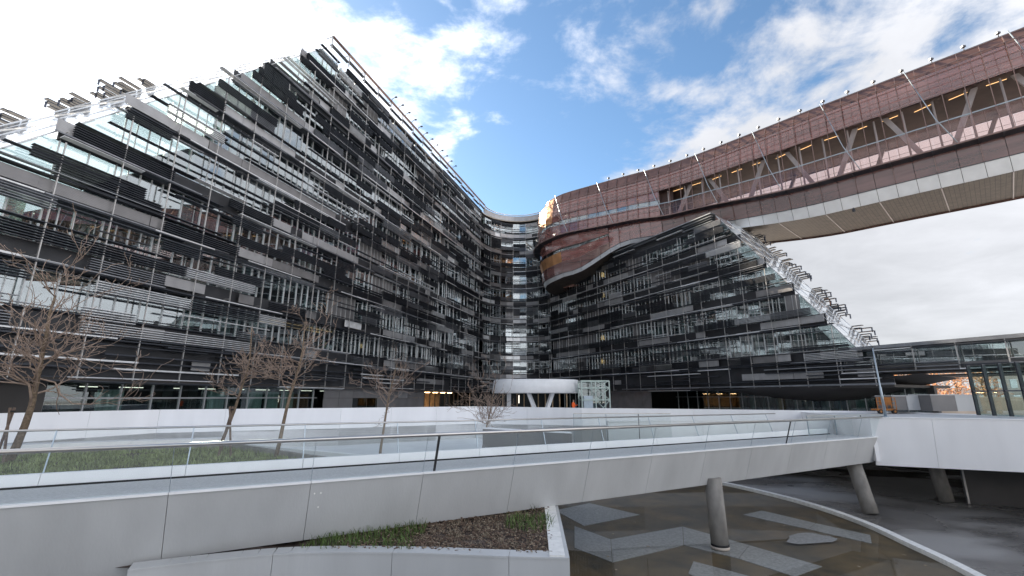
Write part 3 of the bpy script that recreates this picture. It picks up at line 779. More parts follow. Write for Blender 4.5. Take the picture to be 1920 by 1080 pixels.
for i in range(9):
    f = S_START + 3 + i * 3.0; box_obj('ceiling_light', 'lamp_white', seg_m(PL, f, f + 1.6, -4.5, .7, .05, .12), gl)

# --- curved wing at the back
AP = Arc(CEN, RAD, LT, RT)
wc = thing('office_building', 'concave curved louvred wing closing the back of the courtyard', 'building', (AP.pt(AP.len / 2).x, AP.pt(AP.len / 2).y, ZD), 'wings of the louvred office block')
rng = random.Random(5)
office(wc, AP, 0, AP.len, 9, lambda z: .02, lambda z: AP.len - .02, False, False, rng, curved=True, silver=.35, brown=lambda x, k: (.05, 0), curtains=.10, bright=.15)
m = MB(); N_ = 24
for i in range(N_):
    a, b = AP.len * i / N_, AP.len * (i + 1) / N_
    m.mbox(seg_m(AP, a, b, -5.6, (ROOF_L + ZD) / 2, ROOF_L - ZD, .6))
m.build('core', 'interior', wc)
m = MB()
for i in range(N_): m.mbox(seg_m(AP, AP.len * i / N_, AP.len * (i + 1) / N_, -2.9, ROOF_L - .15, .25, 5.8))
m.build('roof', 'grey_panel', wc)
for i in range(N_):
    a, b = AP.len * i / N_, AP.len * (i + 1) / N_
    box_obj('top_rail', 'louvre_silver', seg_m(AP, a, b, .7, ROOF_L + 1.0, .1, .25), wc); box_obj('parapet_panel', 'mesh_panel', seg_m(AP, a, b, .4, ROOF_L + .3, 1.1, .06), wc)
m = MB()
for i in range(N_): m.mbox(seg_m(AP, AP.len * i / N_, AP.len * (i + 1) / N_, -1.2, -.5, 3.2, .1))
m.build('ground_glazing', 'interior', wc)

# --- right wing
PR = Straight(RT, TR, NR); cR = NR.dot(RT)
def on_right(px, py, W=0.0):
    d = ray(px, py); return d * ((cR - W) / NR.dot(d))
def par_right(p): return (Vector((p.x, p.y, 0)) - RT).dot(TR)
ap = on_right(1340, 402); ft = on_right(1602, 648)
rA, rzA, rB, rzB = par_right(ap), ap.z, par_right(ft), ft.z
def stopR(z): return lerp(rA, rB, (z - rzA) / (rzB - rzA))
ROOF_R = ap.z
wr = thing('office_building', 'lower dark louvred wing with glass slope, right under the copper skybridge', 'building', (PR.pt(25).x, PR.pt(25).y, ZD), 'wings of the louvred office block')
rng = random.Random(23)
LAMP_A = par_right(on_right(1130, 600))
def brownR(x, k):
    if abs(x - LAMP_A) < 3: return (0, 1)
    return (.34, .30) if 6 < x < 20 else ((.20, .05) if x < 6 else (.10, .02))
office(wr, PR, 0, rB, 5, lambda z: 0.0, stopR, False, True, rng, brown=brownR, silver=.16, curtains=.3, lit=None, inset=(0, 5))
top_a = 12.0
wing_core(wr, PR, [(0, ZB), (stopR(ZB) - 6, ZB), (stopR(ROOF_R) - 6, ROOF_R - .3), (0, ROOF_R - .3)], -5.2, -11)
m = MB(); m.mbox(seg_m(PR, 0, stopR(ROOF_R) - 3, -5.5, ROOF_R - .15, .25, 11)); m.build('roof', 'grey_panel', wr)
m = MB(); m.mbox(seg_m(PR, 0, stopR(ZB), -5.5, ZB - .2, .25, 11.2)); m.build('soffit', 'soffit_dark', wr)
# roof-edge band between the top windows and the roof
for i in range(8):
    a, b = stopR(ROOF_R) * i / 8, stopR(ROOF_R) * (i + 1) / 8
    box_obj('roof_fascia', 'spandrel', seg_m(PR, a, b - .02, -.03, ROOF_R - .75, 1.5, .1), wr)
    for q, zz in enumerate((ROOF_R - 1.0, ROOF_R - .65, ROOF_R - .3)):
        if rng.random() < .75: box_obj('roof_louvre', rng.choice(['louvre_mid', 'louvre_silver', 'louvre_dark']), seg_m(PR, a, b - .02, .5, zz, .07, .4), wr)
box_obj('roof_cap', 'louvre_mid', seg_m(PR, 6, stopR(ROOF_R), .35, ROOF_R + .05, .12, .9), wr)
# tall part next to the corner
m = MB(); m.mbox(seg_m(PR, 0, 9.0, -3.5, (ROOF_R + ROOF_L) / 2, ROOF_L - ROOF_R, 6.6)); m.build('upper_block', 'spandrel', wr)
for k in range(3):
    for q in range(4):
        z = ROOF_R + 1 + k * FH + q * .75
        for i in range(4): box_obj('upper_louvre', rng.choice(['louvre_dark', 'louvre_mid', 'louvre_silver']), seg_m(PR, i * 2.2, i * 2.2 + 2.15, .3, z, .08, .5), wr)
WR = 9.0
f1, f2 = on_right(1406, 434, WR), on_right(1634, 648, WR)
frA, frB = par_right(f1), par_right(f2)
def stopRfar(z): return lerp(frA, frB, (z - f1.z) / (f2.z - f1.z))

slope_panels(wr, PR, lambda z, d: lerp(stopR(z), stopRfar(z), d / WR), rzB - .5, ROOF_R - .2, 0, WR, 12, 3, None)
end_sticks(wr, PR, stopRfar, WR, rzB + 1, ROOF_R - 1.0, 26, rng, 1)
# warm lamps seen in the stair windows
for y in (515, 553, 594, 633, 677):
    p = on_right(1130, y, .45)
    m = MB(); m.tube([p + Vector((0, 0, -.35)), p + Vector((0, 0, .35))], [.30, .22], 12); m.build('wall_lamp', 'strip_light', wr)
# ground storey of right wing
gr = thing('ground_storey', 'recessed glazed ground storey under the right wing with dark columns', 'building', (PR.pt(25, -1.5).x, PR.pt(25, -1.5).y, ZD))
gp = Pieces('window_pane', gr); gm = Pieces('mullion', gr); gc = Pieces('column', gr, 60); gs = Pieces('grey_panel', gr)
a = -.8
while a < rB + 1:
    mid = 12 < a < 24
    dg_ = -1.6 if a < 24 else -6.5
    if mid: gs.add('mesh_panel_dark', seg_m(PR, a + .01, a + 1.78, -.9, -.5, 3.1, .08))
    else: gp.add('window_clear', seg_m(PR, a + .03, a + 1.77, dg_, -.5, 3.1, .03))
    gm.add('mullion', seg_m(PR, a - .03, a + .03, dg_ + .03, -.5, 3.1, .12)); a += 1.8
    if a > 34: gc.add('soffit_dark', seg_m(PR, a - .3, a + .35, -7.2, -.5, 3.2, .6))
gm.add('mullion', seg_m(PR, 24, rB, -6.45, .05, .08, .12))
for P in (gp, gm, gc, gs): P.flush()
m = MB(); m.mbox(seg_m(PR, -16, rB + 1, -11, -.5, 3.4, .2)); m.mbox(seg_m(PR, -16, 14, -5.9, -.5, 3.4, .2)); m.build('back_wall', 'interior', gr)
m = MB()
for i in range(5): m.mbox(seg_m(PR, 35 + i * 3, 37.2 + i * 3, -8.2, -.8, 2.2, .1))
m.build('interior_screens', 'curtain', gr)

# swelling soffit under the outer end of the right wing
m = MB(); na, nd_ = 40, 10
def sof_z(a, d):
    f = d / 8.0; bl = 1.5 * math.exp(-((a - (rB - 7)) / 9.0) ** 2)
    return lerp(ZB - .12, 2.0, max(0, min(1, (a - rB + 3) / 8))) - bl * math.sin(math.pi / 2 * min(1, f * 1.25)) 
for i in range(na + 1):
    a = lerp(20, rB + 5, i / na)
    for j in range(nd_ + 1):
        d = 8.0 * j / nd_; p = PR.pt(a, .75 - d); m.v.append((p.x, p.y, sof_z(a, d)))
for i in range(na):
    for j in range(nd_):
        o = i * (nd_ + 1) + j; m.f.append((o, o + nd_ + 1, o + nd_ + 2, o + 1)); m.sm.append(True)
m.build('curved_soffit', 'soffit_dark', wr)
m = MB(); m.mbox(seg_m(PR, 20, rB + 3, .70, ZB - .02, .16, .10)); m.build('soffit_trim', 'louvre_mid', wr)

# --- low link wing carrying on to the right
PK = Straight(PR.pt(rB - 1.2), TR, NR)
lk = thing('link_building', 'low louvred link wing with curved dark soffit and oval opening, far right', 'building', (PK.pt(10).x, PK.pt(10).y, ZD))
rng = random.Random(8)
KL = 34.0
ll = Pieces('louvre', lk); lp = Pieces('window_pane', lk); lm = Pieces('post', lk); ls = Pieces('spandrel', lk)
KZ0, KZ1 = 2.2, 4.75
def ktop(a): return lerp(4.35, 5.2, a / KL)
a = 0
while a < KL:
    b = min(a + 2.9, KL)
    lp.add('window_glass', seg_m(PK, a + .03, b - .03, 0, 3.5, 1.4, .03)); ls.add('grey_panel', seg_m(PK, a, b - .01, -.02, 2.5, .62, .08))
    lm.add('post_metal', seg_m(PK, a - .04, a + .04, .5, 3.3, 2.2, .1))
    for z, p in ((2.25, .7), (2.55, .6), (2.9, .8), (3.25, .4), (3.6, .5), (3.95, .45), (4.2, .7)):
        if rng.random() < p: ll.add(rng.choices(['louvre_dark', 'louvre_mid', 'louvre_silver'], [.55, .3, .15])[0], seg_m(PK, a + .02, b - .02, .5, z, .08, .5))
    a = b
for P in (ll, lp, lm, ls): P.flush()
m = MB(); m.mbox(frame_m(PK.pt(KL / 2, -.2) + Vector((0, 0, 4.5)), PK.pt(KL) - PK.pt(0), NR * 1.6, Vector((0, 0, .3)))); m.build('roof_edge', 'louvre_mid', lk)
m = MB(); m.mbox(seg_m(PK, 0, KL, -2.6, 3.4, 2.0, .15)); m.build('inner_wall', 'grey_panel', lk)
# soffit plate with a lens-shaped opening
SF = MB(); hole_c = at_z(1745, 700, 2.2); nH = 40
outer = []; innerr = []
for i in range(nH):
    an = 2 * math.pi * i / nH; d2 = Vector((math.cos(an), math.sin(an), 0))
    innerr.append(PK.pt(0, 0) * 0 + Vector((hole_c.x, hole_c.y, 2.2)) + TR * (7.5 * math.cos(an)) - NR * (3.2 * math.sin(an)))
    sx, sy = 18 * max(-1, min(1, 1.35 * math.cos(an))), 12 * max(-1, min(1, 1.35 * math.sin(an)))
    outer.append((sx, sy))
def out_pt(i):
    an = 2 * math.pi * i / nH
    ca, sa = math.cos(an), math.sin(an); q = max(abs(ca), abs(sa))
    ca /= q; sa /= q
    a = (ca + 1) / 2 * KL; d = -(sa + 1) / 2 * 15
    p = PK.pt(a, d)
    return Vector((p.x, p.y, 2.2))
for zz, flip in ((2.05, 1), (2.2, 0)):
    o = len(SF.v); SF.v += [(p.x, p.y, zz) for p in innerr] + [(out_pt(i).x, out_pt(i).y, zz) for i in range(nH)]
    for i in range(nH):
        j = (i + 1) % nH; f = (o + i, o + nH + i, o + nH + j, o + j); SF.f.append(f if flip else f[::-1]); SF.sm.append(False)
for i in range(nH):
    j = (i + 1) % nH; SF.f.append((i, j, 2 * nH + j, 2 * nH + i)); SF.sm.append(False); SF.f.append((nH + i, nH + j, 3 * nH + j, 3 * nH + i)); SF.sm.append(False)
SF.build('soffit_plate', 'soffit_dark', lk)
# glazed wall standing under the link at the right
gz = at_z(1832, 772, -1.15); gz = Vector((31, 33, 0)); q0 = at_y(1834, 772, 30.5); q1 = at_y(2150, 772, 22)
gt = Vector((q1.x - q0.x, q1.y - q0.y, 0)); gn = Vector((gt.y, -gt.x, 0)).normalized(); nseg = 8
for i in range(nseg):
    p = Vector((q0.x, q0.y, 0)) + gt * (i / nseg); q = Vector((q0.x, q0.y, 0)) + gt * ((i + 1) / nseg)
    for za, zb_ in ((-1.12, .35), (.42, 2.0)):
        slab_obj('glazing', 'window_clear', [p + Vector((0, 0, za)), q + Vector((0, 0, za)), q + Vector((0, 0, zb_)), p + Vector((0, 0, zb_))], gn, .03, lk)
    part_beam('glazing_post', 'louvre_dark', p + Vector((0, 0, -1.12)), p + Vector((0, 0, 2.05)), .09, .2, lk, up=gn)
part_beam('glazing_rail', 'louvre_mid', Vector((q0.x, q0.y, .38)), Vector((q1.x, q1.y, .38)), .12, .08, lk)

# ------------------------------------------------------------------ copper skybridge
# plan of the front face, left end curving back into the corner; levels per control point
TP = [(13.5, 93, .0), (8.0, 88.5, .02), (5.6, 83, .05), (6.4, 78.6, .09), (10.2, 75.3, .14), (19, 69.7, .27), (26.6, 64.2, .40), (39, 51.2, .65), (51.5, 37.8, .88), (62, 26.5, 1.0)]
#        rail   roofE  upper  ribbon_t ribbon_b ledge  bot_pink bot
LV = {0: (35.6, 33.6, 31.4, 30.4, 29.7, 26.6, 20.4, 19.6), 3: (35.8, 34.0, 31.6, 30.6, 29.9, 27.0, 20.6, 19.9), 4: (36.2, 34.3, 31.8, 30.7, 29.9, 27.6, 21.2, 20.6),
      5: (36.4, 34.4, 31.9, 30.6, 29.8, 27.5, 24.9, 24.3), 6: (36.4, 34.6, 31.9, 30.3, 29.4, 26.9, 24.6, 23.6), 7: (36.5, 35.0, 31.9, 29.3, 28.7, 25.5, 23.4, 21.9), 8: (36.4, 35.0, 31.8, 28.8, 28.5, 25.2, 23.2, 21.6), 9: (36.4, 35.0, 31.8, 28.8, 28.5, 25.2, 23.2, 21.6)}
LV[1] = LV[2] = LV[0]
ctrl = [Vector((x, y, 0)) for x, y, _ in TP]
dense = smooth_curve(ctrl, 12); lev_d = []
for i in range(len(TP) - 1):
    for k in range(12):
        t = k / 12; t = t * t * (3 - 2 * t); lev_d.append(tuple(lerp(LV[i][q], LV[i + 1][q], t) for q in range(8)))
lev_d.append(LV[9])
# resample by arc length
cum = [0]
for a, b in zip(dense, dense[1:]): cum.append(cum[-1] + (b - a).length)
TLEN = cum[-1]
def tube_at(s_):
    s_ = max(0, min(TLEN - 1e-4, s_))
    import bisect
    i = max(0, bisect.bisect_right(cum, s_) - 1); t = (s_ - cum[i]) / (cum[i + 1] - cum[i])
    p = dense[i].lerp(dense[i + 1], t); tg = (dense[i + 1] - dense[i]).normalized()
    j0, j1 = max(0, i - 2), min(len(dense) - 1, i + 3); tg = (dense[j1] - dense[j0]).normalized()
    n = Vector((tg.y, -tg.x, 0))
    return p, tg, n, [lerp(lev_d[i][q], lev_d[i + 1][q], t) for q in range(8)]
sb = thing('skybridge', 'copper glass skybridge with white V trusses rising over the right wing', 'skybridge', (30, 60, 24))
PSTEP = 1.75; NP = int(TLEN / PSTEP)
def tp(s_, off, z): p, tg, n, l = tube_at(s_); return p + n * off + Vector((0, 0, z))
S_OPEN = cum[12 * 6] - 4       # where the open truss begins
frames = Pieces('frame_bar', sb); fr_all = MB()
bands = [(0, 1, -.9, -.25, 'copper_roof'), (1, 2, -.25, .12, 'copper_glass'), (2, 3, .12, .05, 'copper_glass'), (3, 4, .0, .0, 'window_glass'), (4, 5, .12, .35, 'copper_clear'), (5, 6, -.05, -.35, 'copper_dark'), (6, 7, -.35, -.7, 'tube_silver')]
for i in range(NP):
    s0, s1 = i * PSTEP, (i + 1) * PSTEP; sm_ = (s0 + s1) / 2
    l0, l1 = tube_at(s0)[3], tube_at(s1)[3]; n = tube_at(sm_)[2]
    facing_left = n.x < -.80
    for bi, (q0_, q1_, o0, o1, mat) in enumerate(bands):
        openb = sm_ > S_OPEN
        if bi == 2 and openb: continue                       # open slot with dark interior
        if bi == 3 and openb: continue
        mt = mat
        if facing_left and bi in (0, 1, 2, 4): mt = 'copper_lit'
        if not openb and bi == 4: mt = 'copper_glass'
        if not openb and bi == 5: mt = 'copper_glass'
        pass
        zc0, zc1, zd0, zd1 = l0[q0_], l1[q0_], l0[q1_], l1[q1_]
        if bi == 6: pass
        g_ = .02
        if bi == 5 and zc0 - zd0 > 3.6:
            # the bulging end: three courses with a ribbon of glass between
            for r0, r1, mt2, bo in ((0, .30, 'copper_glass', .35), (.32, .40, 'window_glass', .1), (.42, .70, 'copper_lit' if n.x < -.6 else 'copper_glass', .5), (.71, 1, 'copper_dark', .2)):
                P = [tp(s0 + g_, lerp(o0, o1, r1) + bo * (1 - r1), lerp(zc0, zd0, r1) + .01), tp(s1 - g_, lerp(o0, o1, r1) + bo * (1 - r1), lerp(zc1, zd1, r1) + .01), tp(s1 - g_, lerp(o0, o1, r0) + bo, lerp(zc1, zd1, r0) - .01), tp(s0 + g_, lerp(o0, o1, r0) + bo, lerp(zc0, zd0, r0) - .01)]
                slab_obj('bulge_panel', mt2, P, (P[1] - P[0]).cross(P[2] - P[0]).normalized(), .04, sb)
                frames.add('copper_frame', beam_m(P[0], P[1], .06, .08))
            continue
        P = [tp(s0 + g_, o1, zd0 + g_), tp(s1 - g_, o1, zd1 + g_), tp(s1 - g_, o0, zc1 - g_), tp(s0 + g_, o0, zc0 - g_)]
        nn = (P[1] - P[0]).cross(P[2] - P[0]).normalized()
        slab_obj(('roof_panel', 'skin_panel', 'skin_panel', 'ribbon_window', 'skin_panel', 'lower_panel', 'silver_panel')[bi], mt, P, nn, .04, sb)
    # vertical stand-off ribs, ledge brackets
    frames.add('copper_frame', beam_m(tp(s0, .30, l0[1] + .1), tp(s0, .55, l0[5]), .06, .10, n))
    frames.add('copper_frame', beam_m(tp(s0, -.9, l0[0]), tp(s0, .05, l0[1] + .1), .06, .10, n))
    if i % 2 == 0: frames.add('copper_frame', beam_m(tp(s0, .05, l0[5] - .1), tp(s0, -.2, l0[6] + .1), .05, .07, n))
    frames.add('louvre_dark', beam_m(tp(s0, -.1, l0[5]), tp(s0, 1.5, l0[5] - .12), .09, .16))
    for q, off, w, mt in ((0, -.9, .10, 'copper_frame'), (1, .30, .08, 'copper_frame'), (2, .42, .07, 'copper_frame'), (4, .46, .09, 'pale_metal'), (5, 1.48, .13, 'copper_frame'), (6, -.3, .06, 'louvre_dark')):
        frames.add(mt, beam_m(tp(s0, off, l0[q]), tp(s1, off, l1[q]), w, w * 1.2))
    frames.add('copper_frame', beam_m(tp(s0, .42, lerp(l0[1], l0[2], .5)), tp(s1, .42, lerp(l1[1], l1[2], .5)), .04, .05))
    frames.add('copper_frame', beam_m(tp(s0, .5, lerp(l0[4], l0[5], .4)), tp(s1, .5, lerp(l1[4], l1[5], .4)), .03, .04))
    sh = s0 + PSTEP / 2; lh = tube_at(sh)[3]
    frames.add('copper_frame', beam_m(tp(sh, .34, lh[1]), tp(sh, .44, lh[2]), .035, .05, n)); frames.add('copper_frame', beam_m(tp(sh, .46, lh[4]), tp(sh, .55, lh[5]), .035, .05, n))
    for ff in (.25, .75): frames.add('copper_frame', beam_m(tp(s0, .42, lerp(l0[1], l0[2], ff)), tp(s1, .42, lerp(l1[1], l1[2], ff)), .025, .03))
    frames.add('copper_frame', beam_m(tp(s0, .5, lerp(l0[4], l0[5], .72)), tp(s1, .5, lerp(l1[4], l1[5], .72)), .025, .03))
    frames.add('pale_metal', beam_m(tp(s0, -1.0, l0[0] + .12), tp(s1, -1.0, l1[0] + .12), .10, .08))
    # ledge grating
    slab_obj('ledge_grate', 'louvre_dark', [tp(s0 + .02, 1.45, l0[5]), tp(s1 - .02, 1.45, l1[5]), tp(s1 - .02, .1, l1[5]), tp(s0 + .02, .1, l0[5])], (0, 0, 1), .06, sb)
frames.limit = 300; frames.flush()
# interior floors, ceilings, rear skin, trusses
fl = MB(); ce = MB(); rear = MB(); inw = MB(); roof = MB(); sof = MB(); ribs = MB()
TW = 10.5
def back(s_): return lerp(4.0, TW, min(1, max(0, (s_ - 14) / 12)))
for i in range(NP):
    s0, s1 = i * PSTEP, (i + 1) * PSTEP; l0, l1 = tube_at(s0)[3], tube_at(s1)[3]; w0, w1 = back(s0), back(s1)
    def quad(m, za, zb_, oa, ob, flip=False): 
        P = [tp(s0, oa[0], za[0]), tp(s1, oa[1], za[1]), tp(s1, ob[1], zb_[1]), tp(s0, ob[0], zb_[0])]
        m.add(P if not flip else P[::-1], [(0, 1, 2, 3)])
    for q, dz in (((5, .25), (4, .1)) if s0 < S_OPEN else ((5, .25),)):
        quad(fl, (l0[q] + dz, l1[q] + dz), (l0[q] + dz, l1[q] + dz), (-.2, -.2), (-w0, -w1)); quad(fl, (l0[q] - .25, l1[q] - .25), (l0[q] - .25, l1[q] - .25), (-.2, -.2), (-w0, -w1), True)
        quad(fl, (l0[q] - .25, l1[q] - .25), (l0[q] + dz, l1[q] + dz), (-.2, -.2), (-.2, -.2))
    quad(ce, (l0[2] + .1, l1[2] + .1), (l0[2] + .1, l1[2] + .1), (-.3, -.3), (-w0, -w1), True)
    quad(roof, (l0[0] - .1, l1[0] - .1), (l0[0] - .1, l1[0] - .1), (-1, -1), (-w0, -w1))
    if s0 < S_OPEN: quad(rear, (l0[7], l1[7]), (l0[0], l1[0]), (-w0, -w1), (-w0, -w1))
    else:
        quad(rear, (l0[7], l1[7]), (l0[5] + .2, l1[5] + .2), (-w0, -w1), (-w0, -w1)); quad(rear, (l0[2], l1[2]), (l0[0], l1[0]), (-w0, -w1), (-w0, -w1))
        P = [tp(s0 + .02, -w0, l0[5] + .25), tp(s1 - .02, -w1, l1[5] + .25), tp(s1 - .02, -w1, l1[2] - .05), tp(s0 + .02, -w0, l0[2] - .05)]
        slab_obj('rear_pane', 'rear_glass', P, tube_at(s0)[2], .03, sb)
    if s0 < S_OPEN: quad(fl, (l0[6], l1[6]), (l0[1], l1[1]), (-1.2, -1.2), (-1.2, -1.2))
    quad(sof, (l0[7] + .01, l1[7] + .01), (l0[7] + .25, l1[7] + .25), (-.7, -.7), (-w0 - .1, -w1 - .1), True)
fl.build('floors', 'brown_wall', sb); ce.build('ceilings', 'brown_wall', sb); roof.build('roof_deck', 'copper_roof', sb); rear.build('rear_skin', 'copper_roof', sb)
def soffit_mat():
    m = material('tube_soffit', (.085, .068, .056), .6, .2, .3, 1.5)
    nt = m.node_tree; N = nt.nodes; L = nt.links; b = N['Principled BSDF']; old = b.inputs['Base Color'].links[0].from_socket
    geo = N.new('ShaderNodeNewGeometry'); br = N.new('ShaderNodeTexBrick'); br.offset = 0; br.inputs['Scale'].default_value = 1.3; br.inputs['Mortar Size'].default_value = .03
    mp = N.new('ShaderNodeMapping'); mp.inputs['Rotation'].default_value = (0, 0, R(46.5)); L.new(geo.outputs['Position'], mp.inputs[0]); L.new(mp.outputs[0], br.inputs[0])
    mx = N.new('ShaderNodeMix'); mx.data_type = 'RGBA'; L.new(br.outputs['Fac'], mx.inputs[0]); L.new(old, mx.inputs[6]); mx.inputs[7].default_value = (.02, .016, .014, 1)
    L.new(mx.outputs[2], b.inputs['Base Color'])
soffit_mat()
sof.build('soffit', 'tube_soffit', sb)
for i in range(10, NP, 3):
    s0 = i * PSTEP; l0 = tube_at(s0)[3]
    if s0 > S_OPEN - 6: part_beam('soffit_joint', 'truss', tp(s0, -.75, l0[7] - .02), tp(s0, -back(s0), l0[7] + .2), .10, .05, sb)
# V trusses
sv = S_OPEN + 1.0; up_ = True
while sv < TLEN - 5:
    l0, l1 = tube_at(sv)[3], tube_at(sv + 5.2)[3]
    part_beam('truss_diagonal', 'truss', tp(sv, -1.2, l0[6] + .8), tp(sv + 4.4, -1.2, l1[1] - .6), .34, .50, sb)
    part_beam('rear_diagonal', 'truss', tp(sv + 1.5, -9.6, l0[6] + .8), tp(sv + 5.9, -9.6, l1[1] - .6), .3, .42, sb)
    part_beam('truss_diagonal', 'truss', tp(sv + 9.6, -1.25, tube_at(sv + 9.6)[3][6] + .8), tp(sv + 5.2, -1.25, l1[1] - .6), .34, .50, sb)
    sv += 10.4
sv = S_OPEN + 1
while sv < TLEN - 2:
    l0 = tube_at(sv)[3]; part_beam('truss_post', 'truss', tp(sv, -.7, l0[5]), tp(sv, -.7, l0[2]), .12, .16, sb); sv += 2.6
# cable stays crossing the skin
for px in ((1210, 1240), (1300, 1345), (1378, 1412), (1520, 1570), (1640, 1690)):
    pass
sv = 20
while sv < TLEN - 4:
    l0, l1 = tube_at(sv)[3], tube_at(sv + 2.5)[3]
    m = MB(); m.tube([tp(sv, .1, l0[0] - .2), tp(sv + 1.6, .75, l0[3]), tp(sv + 2.9, 1.05, l1[5])], .05, 6); m.build('stay_rod', 'pale_metal', sb); sv += 8.2
sv = 30
while sv < TLEN - 2:
    l0 = tube_at(sv)[3]
    m = MB(); p = tp(sv, -.9, l0[0] + .05); m.tube([p, p + Vector((0, 0, .45))], .05, 6); rlo = m.build('roof_light', 'louvre_dark', sb); m = MB(); m.mbox(Matrix.Translation(p + Vector((0, 0, .5))) @ Matrix.Diagonal((.34, .3, .2, 1))); m.build('lamp_head', 'louvre_dark', rlo); sv += 2.6
# ceiling strips
for sv in [S_OPEN - 10 + q * 2.9 for q in range(17)]:
    if sv < TLEN - 2:
        l0 = tube_at(sv)[3]; part_beam('ceiling_light', 'strip_light', tp(sv, -1.0 - .9 * random.random(), l0[2] - .02), tp(sv + 1.5, -1.3, l0[2] - .02), .05, .04, sb)
m = MB(); p = tp(TLEN * .66, -.72, tube_at(TLEN * .66)[3][7] - .25); m.tube([p + Vector((0, 0, .3)), p, p + Vector((0, 0, -.25))], [.06, .18, .15], 10); m.build('camera_dome', 'louvre_dark', sb)

# ------------------------------------------------------------------ planters and lawn
def at_yx(p, z): return Vector((p[0], p[1], z))
pl = thing('planter', 'curved grey concrete planter of mulch and grass below the footbridge', 'planter', (-2, 12.5, -4.5))
pw_px = [(240, 1068), (400, 1049), (560, 1036), (770, 1036), (930, 1042), (1086, 1046)]
pts = [at_z(x, y, -3.6) for x, y in pw_px]
cur_ = smooth_curve([Vector((p.x, p.y, 0)) for p in pts], 6)
cs = resample(cur_, .35)
groups = [cs[i:i + 9] for i in range(0, len(cs) - 1, 8)]
for gq in groups:
    if len(gq) < 2: continue
    m = MB()
    gq = list(gq); gq[-1] = gq[-1].lerp(gq[-2], .03)
    for a, b in zip(gq, gq[1:]):
        t = (b - a).normalized(); nr = Vector((t.y, -t.x, 0))
        m.slab([a + Vector((0, 0, -6.0)), b + Vector((0, 0, -6.0)), b + Vector((0, 0, -3.64)), a + Vector((0, 0, -3.64))], nr, .3)
    m.build('wall_panel', 'concrete_grey', pl)
    m = MB()
    for a, b in zip(gq, gq[1:]):
        t = (b - a).normalized(); nr = Vector((t.y, -t.x, 0))
        m.slab([a + nr * .015 + Vector((0, 0, -3.60)), b + nr * .015 + Vector((0, 0, -3.60)), b - nr * .36 + Vector((0, 0, -3.57)), a - nr * .36 + Vector((0, 0, -3.57))], (0, 0, 1), .04)
    m.build('coping', 'concrete_grey', pl)
e0 = cs[-1]; e1 = at_z(1047, 952, -3.6); e1 = Vector((e1.x, e1.y, 0)); e2 = e0 + (e1 - e0) * 1.5
t = (e2 - e0).normalized(); nr = Vector((t.y, -t.x, 0))
slab_obj('side_panel', 'concrete_grey', [e0 + Vector((0, 0, -6)), e2 + Vector((0, 0, -6)), e2 + Vector((0, 0, -3.6)), e0 + Vector((0, 0, -3.6))], nr, .22, pl)
for k in range(5):
    a = e0.lerp(e2, k / 5) + t * .03 + Vector((0, 0, -3.565)); b = e0.lerp(e2, (k + 1) / 5) + Vector((0, 0, -3.565))
    slab_obj('bench_plank', 'stone_white', [a - nr * .10, b - nr * .10, b - nr * .46, a - nr * .46], (0, 0, 1), .09, pl)
# mulch surface with relief
def patch(root, name, mat, inside, x0, x1, y0, y1, z, amp, step=.14):
    m = MB(); nx, ny = int((x1 - x0) / step), int((y1 - y0) / step); idx = {}
    for j in range(ny + 1):
        for i in range(nx + 1):
            x, y = x0 + i * step, y0 + j * step
            if inside(x, y):
                idx[i, j] = len(m.v); m.v.append((x, y, z + amp * noise.fractal(Vector((x * .9, y * .9, 3)), 1, 2, 4) + amp * .3 * noise.noise(Vector((x * 6, y * 6, 1)))))
    for (i, j) in list(idx):
        q = [idx.get(k_) for k_ in ((i, j), (i + 1, j), (i + 1, j + 1), (i, j + 1))]
        if None not in q: m.f.append(tuple(q)); m.sm.append(True)
    return m.build(name, mat, root)
def front_y(x):
    for a, b in zip(cs, cs[1:]):
        if a.x <= x <= b.x: return lerp(a.y, b.y, (x - a.x) / max(1e-6, b.x - a.x))
    return cs[0].y if x < cs[0].x else cs[-1].y
def side_x(y): return lerp(e0.x, e2.x, (y - e0.y) / (e2.y - e0.y))
in_mulch = lambda x, y: y > front_y(x) + .2 and x < side_x(y) - .3
patch(pl, 'soil', 'soil', in_mulch, -9, 2, 10.5, 18.5, -3.66, .10)
def tufts(name, mat, spots, h, w, rng, parent, bend=.5):
    m = MB()
    for x, y, z in spots:
        a = rng.uniform(0, 6.28); hh = h * rng.uniform(.5, 1.2); d = Vector((math.cos(a), math.sin(a), 0)); sd = Vector((-d.y, d.x, 0)) * w
        b = Vector((x, y, z)); bd = bend * hh * rng.uniform(.3, 1.2)
        m.add([b - sd, b + sd, b + d * bd * .35 + Vector((0, 0, hh * .6)) + sd * .7, b + d * bd * .35 + Vector((0, 0, hh * .6)) - sd * .7, b + d * bd + Vector((0, 0, hh * .9))], [(0, 1, 2, 3), (3, 2, 4)])
    return m.build(name, mat, parent, 'stuff')
rg = random.Random(4)
sp = []; lit1 = MB(); lit2 = MB()
for _ in range(9000):
    x, y = rg.uniform(-8.5, 1.4), rg.uniform(11, 17)
    if not in_mulch(x, y): continue
    nz = noise.noise(Vector((x * .8, y * .8, 0)))
    if x < -5.2: continue
    grassy = (x < -2.4 + .6 * nz) or nz > .52 or ((x - .55) ** 2 + (y - 14.6) ** 2 < .7 and nz > -.2)
    if grassy: sp.append((x, y, -3.68))
tufts('grass', 'grass_dark', sp, .30, .012, rg, pl, .8)
sp2 = []
for _ in range(700):
    x, y = rg.uniform(-3.2, 1.3), rg.uniform(11.6, 16)
    if in_mulch(x, y):
        for q in range(4): sp2.append((x + rg.gauss(0, .03), y + rg.gauss(0, .03), -3.68))
tufts('dry_grass', 'litter_pale', sp2, .14, .008, rg, pl, 1.2)
